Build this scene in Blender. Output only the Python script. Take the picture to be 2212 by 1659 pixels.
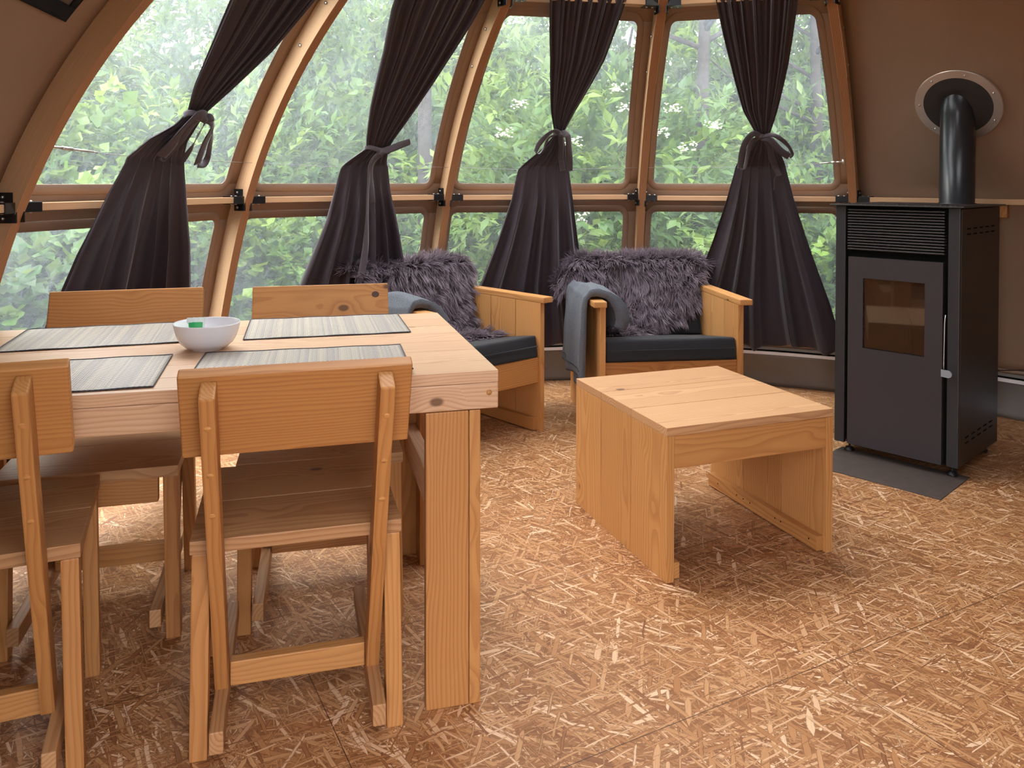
import bpy, bmesh, math, random
from math import sin, cos, pi, radians as rad, sqrt, atan2, hypot, floor as fl
from mathutils import Vector as V, Matrix as M, noise as NZ
for _o in list(bpy.data.objects): bpy.data.objects.remove(_o)
SC = bpy.context.scene; COL = SC.collection
random.seed(7)

# ------------------------------------------------------------------ camera, world, exposure
CAMH = 1.2
cd = bpy.data.cameras.new('camera'); cam = bpy.data.objects.new('camera', cd); COL.objects.link(cam)
cd.sensor_width = 36.0; cd.lens = 1743.6 / 2212 * 36.0
cd.shift_x = 0.0; cd.shift_y = (420.81 - 829.5) / 2212      # rising/falling front: the photo has its verticals upright
cam.location = (0, 0, CAMH)
cam.rotation_euler = (M.Rotation(rad(90) - 0.0171, 3, 'X') @ M.Rotation(0.0013, 3, 'Z')).to_euler()
cd.clip_start = 0.02; cd.clip_end = 200
SC.camera = cam
SC.view_settings.view_transform = 'Standard'; SC.view_settings.look = 'None'
SC.view_settings.gamma = 1.0; SC.view_settings.use_curve_mapping = False
SC.view_settings.exposure = 2.75
SC.cycles.max_bounces = 8; SC.cycles.transparent_max_bounces = 8; SC.cycles.caustics_reflective = False; SC.cycles.caustics_refractive = False
w = bpy.data.worlds.new('overcast_sky'); SC.world = w; w.use_nodes = True
_b = w.node_tree.nodes['Background']; _b.inputs[0].default_value = (0.96, 0.965, 1.0, 1); _b.inputs[1].default_value = 1.25
sd = bpy.data.lights.new('sun', 'SUN'); sd.energy = 0.9; sd.angle = rad(60); sd.color = (1.0, 0.93, 0.82)
sun = bpy.data.objects.new('sun', sd); COL.objects.link(sun)
sun.rotation_euler = V((0.28, -0.50, -0.82)).to_track_quat('-Z', 'Y').to_euler()

# ------------------------------------------------------------------ node helpers
def mat(name):
    m = bpy.data.materials.new(name); m.use_nodes = True; nt = m.node_tree; nt.nodes.clear()
    return m, nt
def nd(nt, typ, **kw):
    n = nt.nodes.new(typ)
    for k, v in kw.items():
        if k in ('i',):
            for a, b in v.items():
                if isinstance(b, bpy.types.NodeSocket): nt.links.new(b, n.inputs[a])
                else: n.inputs[a].default_value = b
        else: setattr(n, k, v)
    return n
def mth(nt, op, a, b=None, c=None, clamp=False):
    n = nt.nodes.new('ShaderNodeMath'); n.operation = op; n.use_clamp = clamp
    for k, x in enumerate((a, b, c)):
        if x is None: continue
        if isinstance(x, bpy.types.NodeSocket): nt.links.new(x, n.inputs[k])
        else: n.inputs[k].default_value = x
    return n.outputs[0]
def vmul(nt, v, s):
    n = nt.nodes.new('ShaderNodeVectorMath'); n.operation = 'MULTIPLY'
    nt.links.new(v, n.inputs[0]); n.inputs[1].default_value = s; return n.outputs[0]
def vadd(nt, v, s):
    n = nt.nodes.new('ShaderNodeVectorMath'); n.operation = 'ADD'
    nt.links.new(v, n.inputs[0])
    if isinstance(s, bpy.types.NodeSocket): nt.links.new(s, n.inputs[1])
    else: n.inputs[1].default_value = s
    return n.outputs[0]
def mixc(nt, f, a, b, mode='MIX'):
    n = nt.nodes.new('ShaderNodeMix'); n.data_type = 'RGBA'; n.blend_type = mode
    for k, x in ((0, f), (6, a), (7, b)):
        if isinstance(x, bpy.types.NodeSocket): nt.links.new(x, n.inputs[k])
        elif k == 0: n.inputs[k].default_value = x
        else: n.inputs[k].default_value = (*x, 1) if len(x) == 3 else x
    return n.outputs[2]
def noi(nt, v, scale, detail=3, rough=.5, dist=0.0):
    n = nd(nt, 'ShaderNodeTexNoise', i={'Scale': scale, 'Detail': detail, 'Roughness': rough, 'Distortion': dist})
    if v is not None: nt.links.new(v, n.inputs['Vector'])
    return n
def smooth(nt, x, lo, hi, a=0.0, b=1.0):
    n = nt.nodes.new('ShaderNodeMapRange'); n.interpolation_type = 'SMOOTHSTEP'
    nt.links.new(x, n.inputs[0]); n.inputs[1].default_value = lo; n.inputs[2].default_value = hi
    n.inputs[3].default_value = a; n.inputs[4].default_value = b; return n.outputs[0]
def attr(nt, name): return nd(nt, 'ShaderNodeAttribute', attribute_name=name)
def pbsdf(nt, col, rough=.5, spec=.5, metal=0., bump=None, bstr=.3, bdist=.002, **kw):
    p = nt.nodes.new('ShaderNodeBsdfPrincipled'); o = nt.nodes.new('ShaderNodeOutputMaterial')
    for nm, x in (('Base Color', col), ('Roughness', rough), ('Specular IOR Level', spec), ('Metallic', metal)):
        if isinstance(x, bpy.types.NodeSocket): nt.links.new(x, p.inputs[nm])
        else: p.inputs[nm].default_value = (*x, 1) if isinstance(x, tuple) else x
    for k, x in kw.items(): p.inputs[k].default_value = x
    if bump is not None:
        b = nd(nt, 'ShaderNodeBump', i={'Strength': bstr, 'Distance': bdist, 'Height': bump}); nt.links.new(b.outputs[0], p.inputs['Normal'])
    nt.links.new(p.outputs[0], o.inputs[0]); return p
def plain(name, col, rough=.5, spec=.5, metal=0., nscale=0, namt=.1, **kw):
    m, nt = mat(name)
    if nscale:
        g = nd(nt, 'ShaderNodeTexCoord').outputs['Object']
        n = noi(nt, g, nscale, 4, .6).outputs[0]
        c = mixc(nt, n, tuple(x * (1 - namt) for x in col), tuple(min(1, x * (1 + namt)) for x in col))
        pbsdf(nt, c, rough, spec, metal, bump=n, bstr=.15, bdist=.001, **kw)
    else: pbsdf(nt, col, rough, spec, metal, **kw)
    return m

def wood(name, light, dark, ring=.0085, knots=.70, contrast=1.0, rough=.5, spec=.4):
    m, nt = mat(name)
    g = attr(nt, 'gc').outputs['Vector']; bv = attr(nt, 'bv').outputs['Fac']
    big = noi(nt, vmul(nt, g, (1.6, 8, 8)), 1.0, 2, .5).outputs[0]
    # knots
    kv = vmul(nt, g, (5.0, 8.0, 8.0))
    vo = nd(nt, 'ShaderNodeTexVoronoi', feature='F1', i={'Vector': kv, 'Scale': 1.0, 'Randomness': 1.0})
    sp = nt.nodes.new('ShaderNodeSeparateColor'); nt.links.new(vo.outputs['Color'], sp.inputs[0])
    on = mth(nt, 'GREATER_THAN', sp.outputs[0], knots)
    kd = vo.outputs['Distance']
    halo = mth(nt, 'MULTIPLY', smooth(nt, kd, .0, .42, 1, 0), on)
    core = mth(nt, 'MULTIPLY', smooth(nt, kd, .065, .11, 1, 0), on)
    xyz = nt.nodes.new('ShaderNodeSeparateXYZ'); nt.links.new(g, xyz.inputs[0])
    r2 = mth(nt, 'ADD', mth(nt, 'POWER', mth(nt, 'ABSOLUTE', xyz.outputs[1]), 2.0), mth(nt, 'POWER', mth(nt, 'ABSOLUTE', xyz.outputs[2]), 2.0))
    r = mth(nt, 'SQRT', r2)
    r = mth(nt, 'ADD', r, mth(nt, 'MULTIPLY', mth(nt, 'SUBTRACT', big, .5), .065))
    r = mth(nt, 'ADD', r, mth(nt, 'MULTIPLY', halo, .016))
    fr = mth(nt, 'FRACT', mth(nt, 'DIVIDE', r, ring))
    late = mth(nt, 'MULTIPLY', smooth(nt, fr, .30, .90), smooth(nt, fr, .91, 1.0, 1, 0))
    fib = noi(nt, vmul(nt, g, (9, 420, 420)), 1.0, 2, .6).outputs[0]
    blot = noi(nt, vmul(nt, g, (2.0, 11, 11)), 1.0, 3, .6).outputs[0]
    f = mth(nt, 'ADD', mth(nt, 'MULTIPLY', late, .46 * contrast), mth(nt, 'MULTIPLY', fib, .26))
    f = mth(nt, 'ADD', f, mth(nt, 'MULTIPLY', blot, .30))
    f = mth(nt, 'ADD', f, mth(nt, 'MULTIPLY', halo, .15), clamp=True)
    f = mth(nt, 'ADD', f, mth(nt, 'MULTIPLY', mth(nt, 'SUBTRACT', bv, .5), .34), clamp=True)
    c = mixc(nt, f, light, dark)
    c = mixc(nt, mth(nt, 'MULTIPLY', core, .8), c, (.085, .032, .014))
    pbsdf(nt, c, rough, spec, bump=mth(nt, 'ADD', late, fib), bstr=.10, bdist=.0006)
    return m

PINE = wood('pine_oiled', (.56, .272, .090), (.32, .115, .030), knots=.62, contrast=.75)
PINE_SEAT = wood('pine_seat', (.52, .29, .135), (.31, .135, .05))
PINE_TOP = wood('pine_bleached_top', (.70, .46, .30), (.44, .235, .12), knots=.70, contrast=.8, rough=.42)  # weathered pale pine; pinkish sheen of the sky is also put into this colour
PINE_ARM = wood('pine_pale', (.66, .335, .120), (.38, .145, .038), knots=.60, contrast=.8)

def ply():
    m, nt = mat('birch_plywood')
    g = attr(nt, 'gc').outputs['Vector']
    xyz = nt.nodes.new('ShaderNodeSeparateXYZ'); nt.links.new(g, xyz.inputs[0])
    geo = attr(nt, 'edge').outputs['Fac']
    fib = noi(nt, vmul(nt, g, (6, 150, 150)), 1.0, 3, .6).outputs[0]
    y = mth(nt, 'ADD', xyz.outputs[1], mth(nt, 'MULTIPLY', noi(nt, vmul(nt, g, (3, 0, 0)), 1.0, 1).outputs[0], .0012))
    fr = mth(nt, 'PINGPONG', y, .0034); lay = smooth(nt, fr, .0008, .0022)
    side = mixc(nt, fib, (.72, .47, .28), (.56, .33, .17))
    lam = mixc(nt, lay, (.24, .10, .045), (.46, .225, .11))
    gl = smooth(nt, noi(nt, vmul(nt, g, (5, 260, 20)), 1.0, 2).outputs[0], .66, .72)
    lam = mixc(nt, mth(nt, 'MULTIPLY', gl, .7), lam, (.10, .035, .015))
    lam = mixc(nt, mth(nt, 'MULTIPLY', fib, .4), lam, (.60, .30, .14))
    pbsdf(nt, mixc(nt, geo, side, lam), .5, .35, bump=fib, bstr=.08, bdist=.0005)
    return m
PLY = ply()

def osb():
    m, nt = mat('osb_floor')
    tc = nd(nt, 'ShaderNodeTexCoord').outputs['Object']
    wob = noi(nt, tc, 9.0, 2).outputs['Color']
    base = nt.nodes.new('ShaderNodeVectorMath'); base.operation = 'MULTIPLY_ADD'
    nt.links.new(wob, base.inputs[0]); base.inputs[1].default_value = (.016, .016, 0); nt.links.new(tc, base.inputs[2])
    P = base.outputs[0]
    fine = noi(nt, vmul(nt, tc, (1, 1, 1)), 330, 2, .6).outputs[0]
    mid = noi(nt, tc, 45, 3, .7).outputs[0]
    col = mixc(nt, mid, (.44, .20, .075), (.15, .050, .016))
    jag = noi(nt, tc, 120, 2, .6).outputs[0]
    rnd = random.Random(3)
    LAY = [(63, .045, .008), (143, .055, .009), (105, .07, .011), (150, .070, .013), (38, .06, .009), (-12, .10, .017),
           (168, .12, .021), (22, .09, .013), (130, .085, .020), (4, .13, .016), (75, .10, .024), (30, .12, .019), (118, .07, .008)]
    for i, (ang, L, Wd) in enumerate(LAY):
        L *= 1.25; Wd *= .92
        mp = nd(nt, 'ShaderNodeMapping', i={'Vector': P, 'Location': (rnd.uniform(0, 9), rnd.uniform(0, 9), 0), 'Rotation': (0, 0, rad(ang + 28)), 'Scale': (1, 1, 1)})
        s = nt.nodes.new('ShaderNodeSeparateXYZ'); nt.links.new(mp.outputs[0], s.inputs[0])
        yy = mth(nt, 'DIVIDE', s.outputs[1], Wd)
        yy = mth(nt, 'ADD', yy, mth(nt, 'MULTIPLY', s.outputs[0], rnd.uniform(-3, 3)))
        fy = mth(nt, 'FLOOR', yy)
        wr = nd(nt, 'ShaderNodeTexWhiteNoise', noise_dimensions='1D', i={'W': fy}).outputs[0]
        xx = mth(nt, 'ADD', mth(nt, 'DIVIDE', s.outputs[0], L), mth(nt, 'MULTIPLY', wr, 17.3))
        fx = mth(nt, 'FLOOR', xx)
        cb = nt.nodes.new('ShaderNodeCombineXYZ'); nt.links.new(fx, cb.inputs[0]); nt.links.new(fy, cb.inputs[1])
        wn = nd(nt, 'ShaderNodeTexWhiteNoise', noise_dimensions='2D', i={'Vector': cb.outputs[0]})
        sc = nt.nodes.new('ShaderNodeSeparateColor'); nt.links.new(wn.outputs['Color'], sc.inputs[0])
        u = mth(nt, 'FRACT', xx); v = mth(nt, 'FRACT', yy)
        du = mth(nt, 'ABSOLUTE', mth(nt, 'SUBTRACT', u, .5)); dv = mth(nt, 'ABSOLUTE', mth(nt, 'SUBTRACT', v, .5))
        hw = mth(nt, 'MULTIPLY_ADD', sc.outputs[1], .37, .09)               # half width of this strand
        # skewed, pointed ends
        e1 = mth(nt, 'SUBTRACT', hw, dv)
        e2 = mth(nt, 'MULTIPLY', mth(nt, 'SUBTRACT', mth(nt, 'MULTIPLY_ADD', sc.outputs[2], -.14, .47), mth(nt, 'ADD', du, mth(nt, 'MULTIPLY', dv, rnd.choice((.12, .35, .6))))), L / Wd)
        ed = mth(nt, 'SUBTRACT', mth(nt, 'MINIMUM', e1, e2), mth(nt, 'MULTIPLY', mth(nt, 'SUBTRACT', jag, .5), .20))
        pres = mth(nt, 'GREATER_THAN', sc.outputs[0], .58)
        inside = mth(nt, 'MULTIPLY', smooth(nt, ed, 0.0, .03), pres)
        rim = mth(nt, 'MULTIPLY', smooth(nt, ed, .0, .15, 1, 0), inside)
        r4 = nd(nt, 'ShaderNodeTexWhiteNoise', noise_dimensions='3D', i={'Vector': vadd(nt, cb.outputs[0], (.37, .21, i * 3.1))}).outputs[0]
        cr = nd(nt, 'ShaderNodeValToRGB'); nt.links.new(r4, cr.inputs[0]); e = cr.color_ramp.elements
        e[0].position = 0; e[0].color = (.22, .08, .03, 1); e[1].position = 1; e[1].color = (.84, .58, .38, 1)
        for pz, cc in ((.18, (.40, .175, .065, 1)), (.5, (.52, .265, .115, 1)), (.82, (.62, .345, .17, 1))):
            q = cr.color_ramp.elements.new(pz); q.color = cc
        st = noi(nt, vmul(nt, mp.outputs[0], (14, 420, 1)), 1.0, 1).outputs[0]
        sc_ = mixc(nt, mth(nt, 'MULTIPLY', smooth(nt, st, .35, .7), .32), cr.outputs[0], (.40, .19, .08))
        sc_ = mixc(nt, mth(nt, 'MULTIPLY', rim, .9), sc_, (.12, .038, .012))
        col = mixc(nt, inside, col, sc_)
    # board joints: tongue and groove lines 0.655 apart, staggered cross joints
    mp = nd(nt, 'ShaderNodeMapping', i={'Vector': tc, 'Rotation': (0, 0, rad(-28))})
    s = nt.nodes.new('ShaderNodeSeparateXYZ'); nt.links.new(mp.outputs[0], s.inputs[0])
    row = mth(nt, 'DIVIDE', mth(nt, 'SUBTRACT', s.outputs[1], 2.045), .655)
    l1 = mth(nt, 'LESS_THAN', mth(nt, 'MULTIPLY', mth(nt, 'PINGPONG', row, .5), .655), .0013)
    rf = mth(nt, 'FLOOR', row)
    al = mth(nt, 'ADD', mth(nt, 'SUBTRACT', s.outputs[0], .477), mth(nt, 'MULTIPLY', mth(nt, 'ADD', rf, 1.0), 1.13))
    l2 = mth(nt, 'LESS_THAN', mth(nt, 'PINGPONG', al, 1.25), .0011)
    ln = mth(nt, 'MAXIMUM', l1, l2)
    col = mixc(nt, mth(nt, 'MULTIPLY', ln, .85), col, (.07, .03, .015))
    pbsdf(nt, col, .52, .35, bump=fine, bstr=.12, bdist=.0006)
    return m
OSB = osb()

def canvas(name, col, tr=.12):
    m, nt = mat(name)
    g = nd(nt, 'ShaderNodeTexCoord').outputs['Object']
    n = noi(nt, g, 2.5, 4, .6).outputs[0]; fn = noi(nt, g, 900, 1).outputs[0]
    c = mixc(nt, n, tuple(x * .88 for x in col), tuple(x * 1.1 for x in col))
    d = nd(nt, 'ShaderNodeBsdfDiffuse', i={'Color': c}); t = nd(nt, 'ShaderNodeBsdfTranslucent', i={'Color': (.30, .19, .12, 1)})
    gl = nd(nt, 'ShaderNodeBsdfGlossy', i={'Roughness': .5, 'Color': (1, 1, 1, 1)})
    b = nd(nt, 'ShaderNodeBump', i={'Strength': .2, 'Distance': .0008, 'Height': fn}); nt.links.new(b.outputs[0], d.inputs['Normal'])
    mx = nd(nt, 'ShaderNodeMixShader', i={0: tr, 1: d.outputs[0], 2: t.outputs[0]})
    m2 = nd(nt, 'ShaderNodeMixShader', i={0: .03, 1: mx.outputs[0], 2: gl.outputs[0]})
    nd(nt, 'ShaderNodeOutputMaterial', i={0: m2.outputs[0]})
    return m
CANVAS = canvas('taupe_tent_canvas', (.34, .225, .160))
GREYPVC = plain('grey_pvc_skirt', (.20, .185, .175), .38, .5, nscale=3, namt=.25)

def pvc():
    m, nt = mat('clear_pvc_window')
    g = nd(nt, 'ShaderNodeTexCoord').outputs['Object']
    sp = noi(nt, g, 260, 2, .7).outputs[0]; cl = noi(nt, g, 2.2, 3, .6).outputs[0]
    st = noi(nt, vmul(nt, g, (60, 60, 3)), 1.0, 3, .6).outputs[0]
    f = mth(nt, 'ADD', mth(nt, 'MULTIPLY', smooth(nt, sp, .42, .72), .055), mth(nt, 'MULTIPLY', smooth(nt, cl, .35, .75), .05))
    f = mth(nt, 'ADD', f, mth(nt, 'MULTIPLY', smooth(nt, st, .45, .75), .035))
    f = mth(nt, 'ADD', f, .046)
    t = nd(nt, 'ShaderNodeBsdfTransparent', i={'Color': (.93, .96, .95, 1)})
    tl = nd(nt, 'ShaderNodeBsdfTranslucent', i={'Color': (.80, .88, 1.0, 1)})
    gl = nd(nt, 'ShaderNodeBsdfGlossy', i={'Roughness': .12, 'Color': (1, 1, 1, 1)})
    fr = nd(nt, 'ShaderNodeFresnel', i={'IOR': 1.25})
    a = nd(nt, 'ShaderNodeMixShader', i={0: f, 1: t.outputs[0], 2: tl.outputs[0]})
    b = nd(nt, 'ShaderNodeMixShader', i={0: mth(nt, 'MULTIPLY', fr.outputs[0], .5), 1: a.outputs[0], 2: gl.outputs[0]})
    nd(nt, 'ShaderNodeOutputMaterial', i={0: b.outputs[0]})
    return m
PVC = pvc()

def cloth(name, c1, c2, scale, rough=.85, sheen=.3, tr=0.0, bscale=None):
    m, nt = mat(name)
    g = nd(nt, 'ShaderNodeTexCoord').outputs['Object']
    n = noi(nt, g, scale, 3, .7).outputs[0]
    p = pbsdf(nt, mixc(nt, smooth(nt, n, .3, .7), c1, c2), rough, .3, bump=n, bstr=.25, bdist=.001)
    p.inputs['Sheen Weight'].default_value = sheen; p.inputs['Sheen Roughness'].default_value = .4
    return m
CURT = cloth('aubergine_blackout_cloth', (.042, .030, .038), (.050, .037, .046), 700, .50, .30)
TIE = cloth('aubergine_tie_cloth', (.075, .060, .070), (.09, .072, .084), 500, .6, .4)
CUSH = cloth('slate_cushion_cloth', (.018, .019, .023), (.026, .027, .032), 900, .8, .12)
WOOL = cloth('blue_grey_felt', (.062, .068, .084), (.165, .178, .205), 320, .95, .06)
WOOL_L = WOOL
def furm():
    m, nt = mat('mauve_grey_sheepskin')
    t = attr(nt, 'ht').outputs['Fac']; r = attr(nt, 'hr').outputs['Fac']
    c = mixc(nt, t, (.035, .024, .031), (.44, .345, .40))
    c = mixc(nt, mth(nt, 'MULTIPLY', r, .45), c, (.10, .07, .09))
    p = pbsdf(nt, c, .55, .35); o = [n for n in nt.nodes if n.bl_idname == 'ShaderNodeOutputMaterial'][0]
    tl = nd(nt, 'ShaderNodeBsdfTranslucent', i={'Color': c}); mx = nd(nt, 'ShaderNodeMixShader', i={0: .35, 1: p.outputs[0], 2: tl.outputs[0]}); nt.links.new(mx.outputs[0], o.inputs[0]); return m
FUR = furm()
HIDE = cloth('sheepskin_hide', (.07, .055, .06), (.10, .08, .085), 60)

def weave():
    m, nt = mat('woven_vinyl_placemat')
    g = attr(nt, 'gc').outputs['Vector']
    s = nt.nodes.new('ShaderNodeSeparateXYZ'); nt.links.new(g, s.inputs[0])
    a = mth(nt, 'DIVIDE', s.outputs[0], .0052); b = mth(nt, 'DIVIDE', s.outputs[1], .0040)
    ca = mth(nt, 'FLOOR', a); cb_ = mth(nt, 'FLOOR', b)
    par = mth(nt, 'MODULO', mth(nt, 'ABSOLUTE', mth(nt, 'ADD', ca, cb_)), 2.0)
    cc = nt.nodes.new('ShaderNodeCombineXYZ'); nt.links.new(ca, cc.inputs[0])
    w1 = nd(nt, 'ShaderNodeTexWhiteNoise', noise_dimensions='2D', i={'Vector': cc.outputs[0]}).outputs[0]
    lightc = mixc(nt, w1, (.78, .70, .56), (.50, .46, .44))
    c = mixc(nt, par, lightc, (.085, .075, .085))
    du = mth(nt, 'ABSOLUTE', mth(nt, 'SUBTRACT', mth(nt, 'FRACT', a), .5)); dv = mth(nt, 'ABSOLUTE', mth(nt, 'SUBTRACT', mth(nt, 'FRACT', b), .5))
    h = mth(nt, 'SUBTRACT', 1.0, mth(nt, 'ADD', du, dv))
    pbsdf(nt, c, .45, .4, bump=h, bstr=.5, bdist=.001); return m
WEAVE = weave()
MATEDGE = plain('placemat_piping', (.03, .032, .045), .5)
BOWL = plain('white_glazed_porcelain', (.80, .80, .84), .18, .5)
STEEL_BLK = plain('black_powder_coat', (.012, .012, .013), .38, .4)
STOVE = plain('anthracite_stove_paint', (.026, .027, .031), .42, .5, nscale=30, namt=.06)
STOVE_D = plain('plum_grey_door_paint', (.040, .034, .039), .42, .5, nscale=20, namt=.06)
STOVE_S = plain('shaded_stove_paint', (.018, .0165, .015), .38, .5, nscale=20, namt=.08)  # darker than the front: shade on the stove's side is put into the colour
LOUV = plain('black_louvre_paint', (.048, .042, .046), .35, .5)
VOID = plain('stove_inside_black', (.004, .004, .004), .8, .1)
FIREB = plain('vermiculite_firebox', (.17, .085, .045), .8, .2, nscale=12, namt=.3)
GLASSM = plain('smoked_stove_glass', (.035, .018, .011), .04, 1.0)
ALU = plain('brushed_aluminium', (.62, .60, .58), .35, .5, 1.0)
ALUW = plain('pale_anodised_strip', (.80, .75, .74), .45, .5)
GREYH = plain('grey_handle_cap', (.30, .32, .36), .45, .4)
STEELR = plain('stainless_collar', (.72, .62, .55), .36, .5, .85, nscale=8, namt=.1)
RUB = plain('black_pipe_sleeve', (.035, .032, .033), .6, .3, nscale=18, namt=.35)
PIPE = plain('black_flue_paint', (.020, .022, .027), .28, .5)
WIRE = plain('steel_wire', (.30, .27, .27), .45, .5, .6)
SLATE = plain('brown_slate_plate', (.085, .064, .056), .5, .4, nscale=26, namt=.3)
BRKT = plain('black_bracket_steel', (.012, .012, .014), .25, .5)
GREENP = plain('green_sachet_print', (.03, .33, .10), .35, .5)
WHITEP = plain('white_sachet_paper', (.62, .68, .66), .35, .5)
BLKV = plain('black_velcro', (.018, .019, .024), .9, .1)
DARKMESH = plain('dull_window_film', (.16, .125, .10), .5, .3, nscale=5, namt=.3)
CABLE = plain('brown_cable_sheath', (.05, .025, .02), .5)
SILVER = plain('silver_groundsheet_film', (.50, .52, .58), .25, .6, .3, nscale=4, namt=.25)
DECK = plain('rain_soaked_soil', (.06, .05, .03), .9, .2, nscale=3, namt=.4)

def leafm(name, c1, c2, c3):
    m, nt = mat(name)
    lv = attr(nt, 'lv').outputs['Fac']
    cr = nd(nt, 'ShaderNodeValToRGB'); nt.links.new(lv, cr.inputs[0]); e = cr.color_ramp.elements
    e[0].color = (*c1, 1); e[1].color = (*c3, 1); q = e.new(.5); q.color = (*c2, 1)
    d = nd(nt, 'ShaderNodeBsdfDiffuse', i={'Color': cr.outputs[0]})
    t = nd(nt, 'ShaderNodeBsdfTranslucent', i={'Color': mixc(nt, .5, cr.outputs[0], (.30, .36, .06), 'MIX')})
    g = nd(nt, 'ShaderNodeBsdfGlossy', i={'Roughness': .4, 'Color': (1, 1, 1, 1)})
    a = nd(nt, 'ShaderNodeMixShader', i={0: .38, 1: d.outputs[0], 2: t.outputs[0]})
    b = nd(nt, 'ShaderNodeMixShader', i={0: .03, 1: a.outputs[0], 2: g.outputs[0]})
    nd(nt, 'ShaderNodeOutputMaterial', i={0: b.outputs[0]}); return m
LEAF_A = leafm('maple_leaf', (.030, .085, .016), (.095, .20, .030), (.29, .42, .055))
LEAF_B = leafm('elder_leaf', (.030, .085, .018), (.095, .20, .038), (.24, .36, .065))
LEAF_C = leafm('dark_leaf', (.018, .050, .020), (.055, .125, .035), (.14, .24, .06))
BARK = plain('grey_brown_bark', (.075, .062, .056), .9, .2, nscale=14, namt=.5)
PETAL = plain('cream_elder_petals', (.80, .78, .62), .7, .2)
HILLM = plain('dark_undergrowth', (.030, .050, .022), 1.0, .05, nscale=1.5, namt=.6)
GRASSM = plain('wet_grass', (.05, .09, .03), .9, .1, nscale=5, namt=.5)

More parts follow.
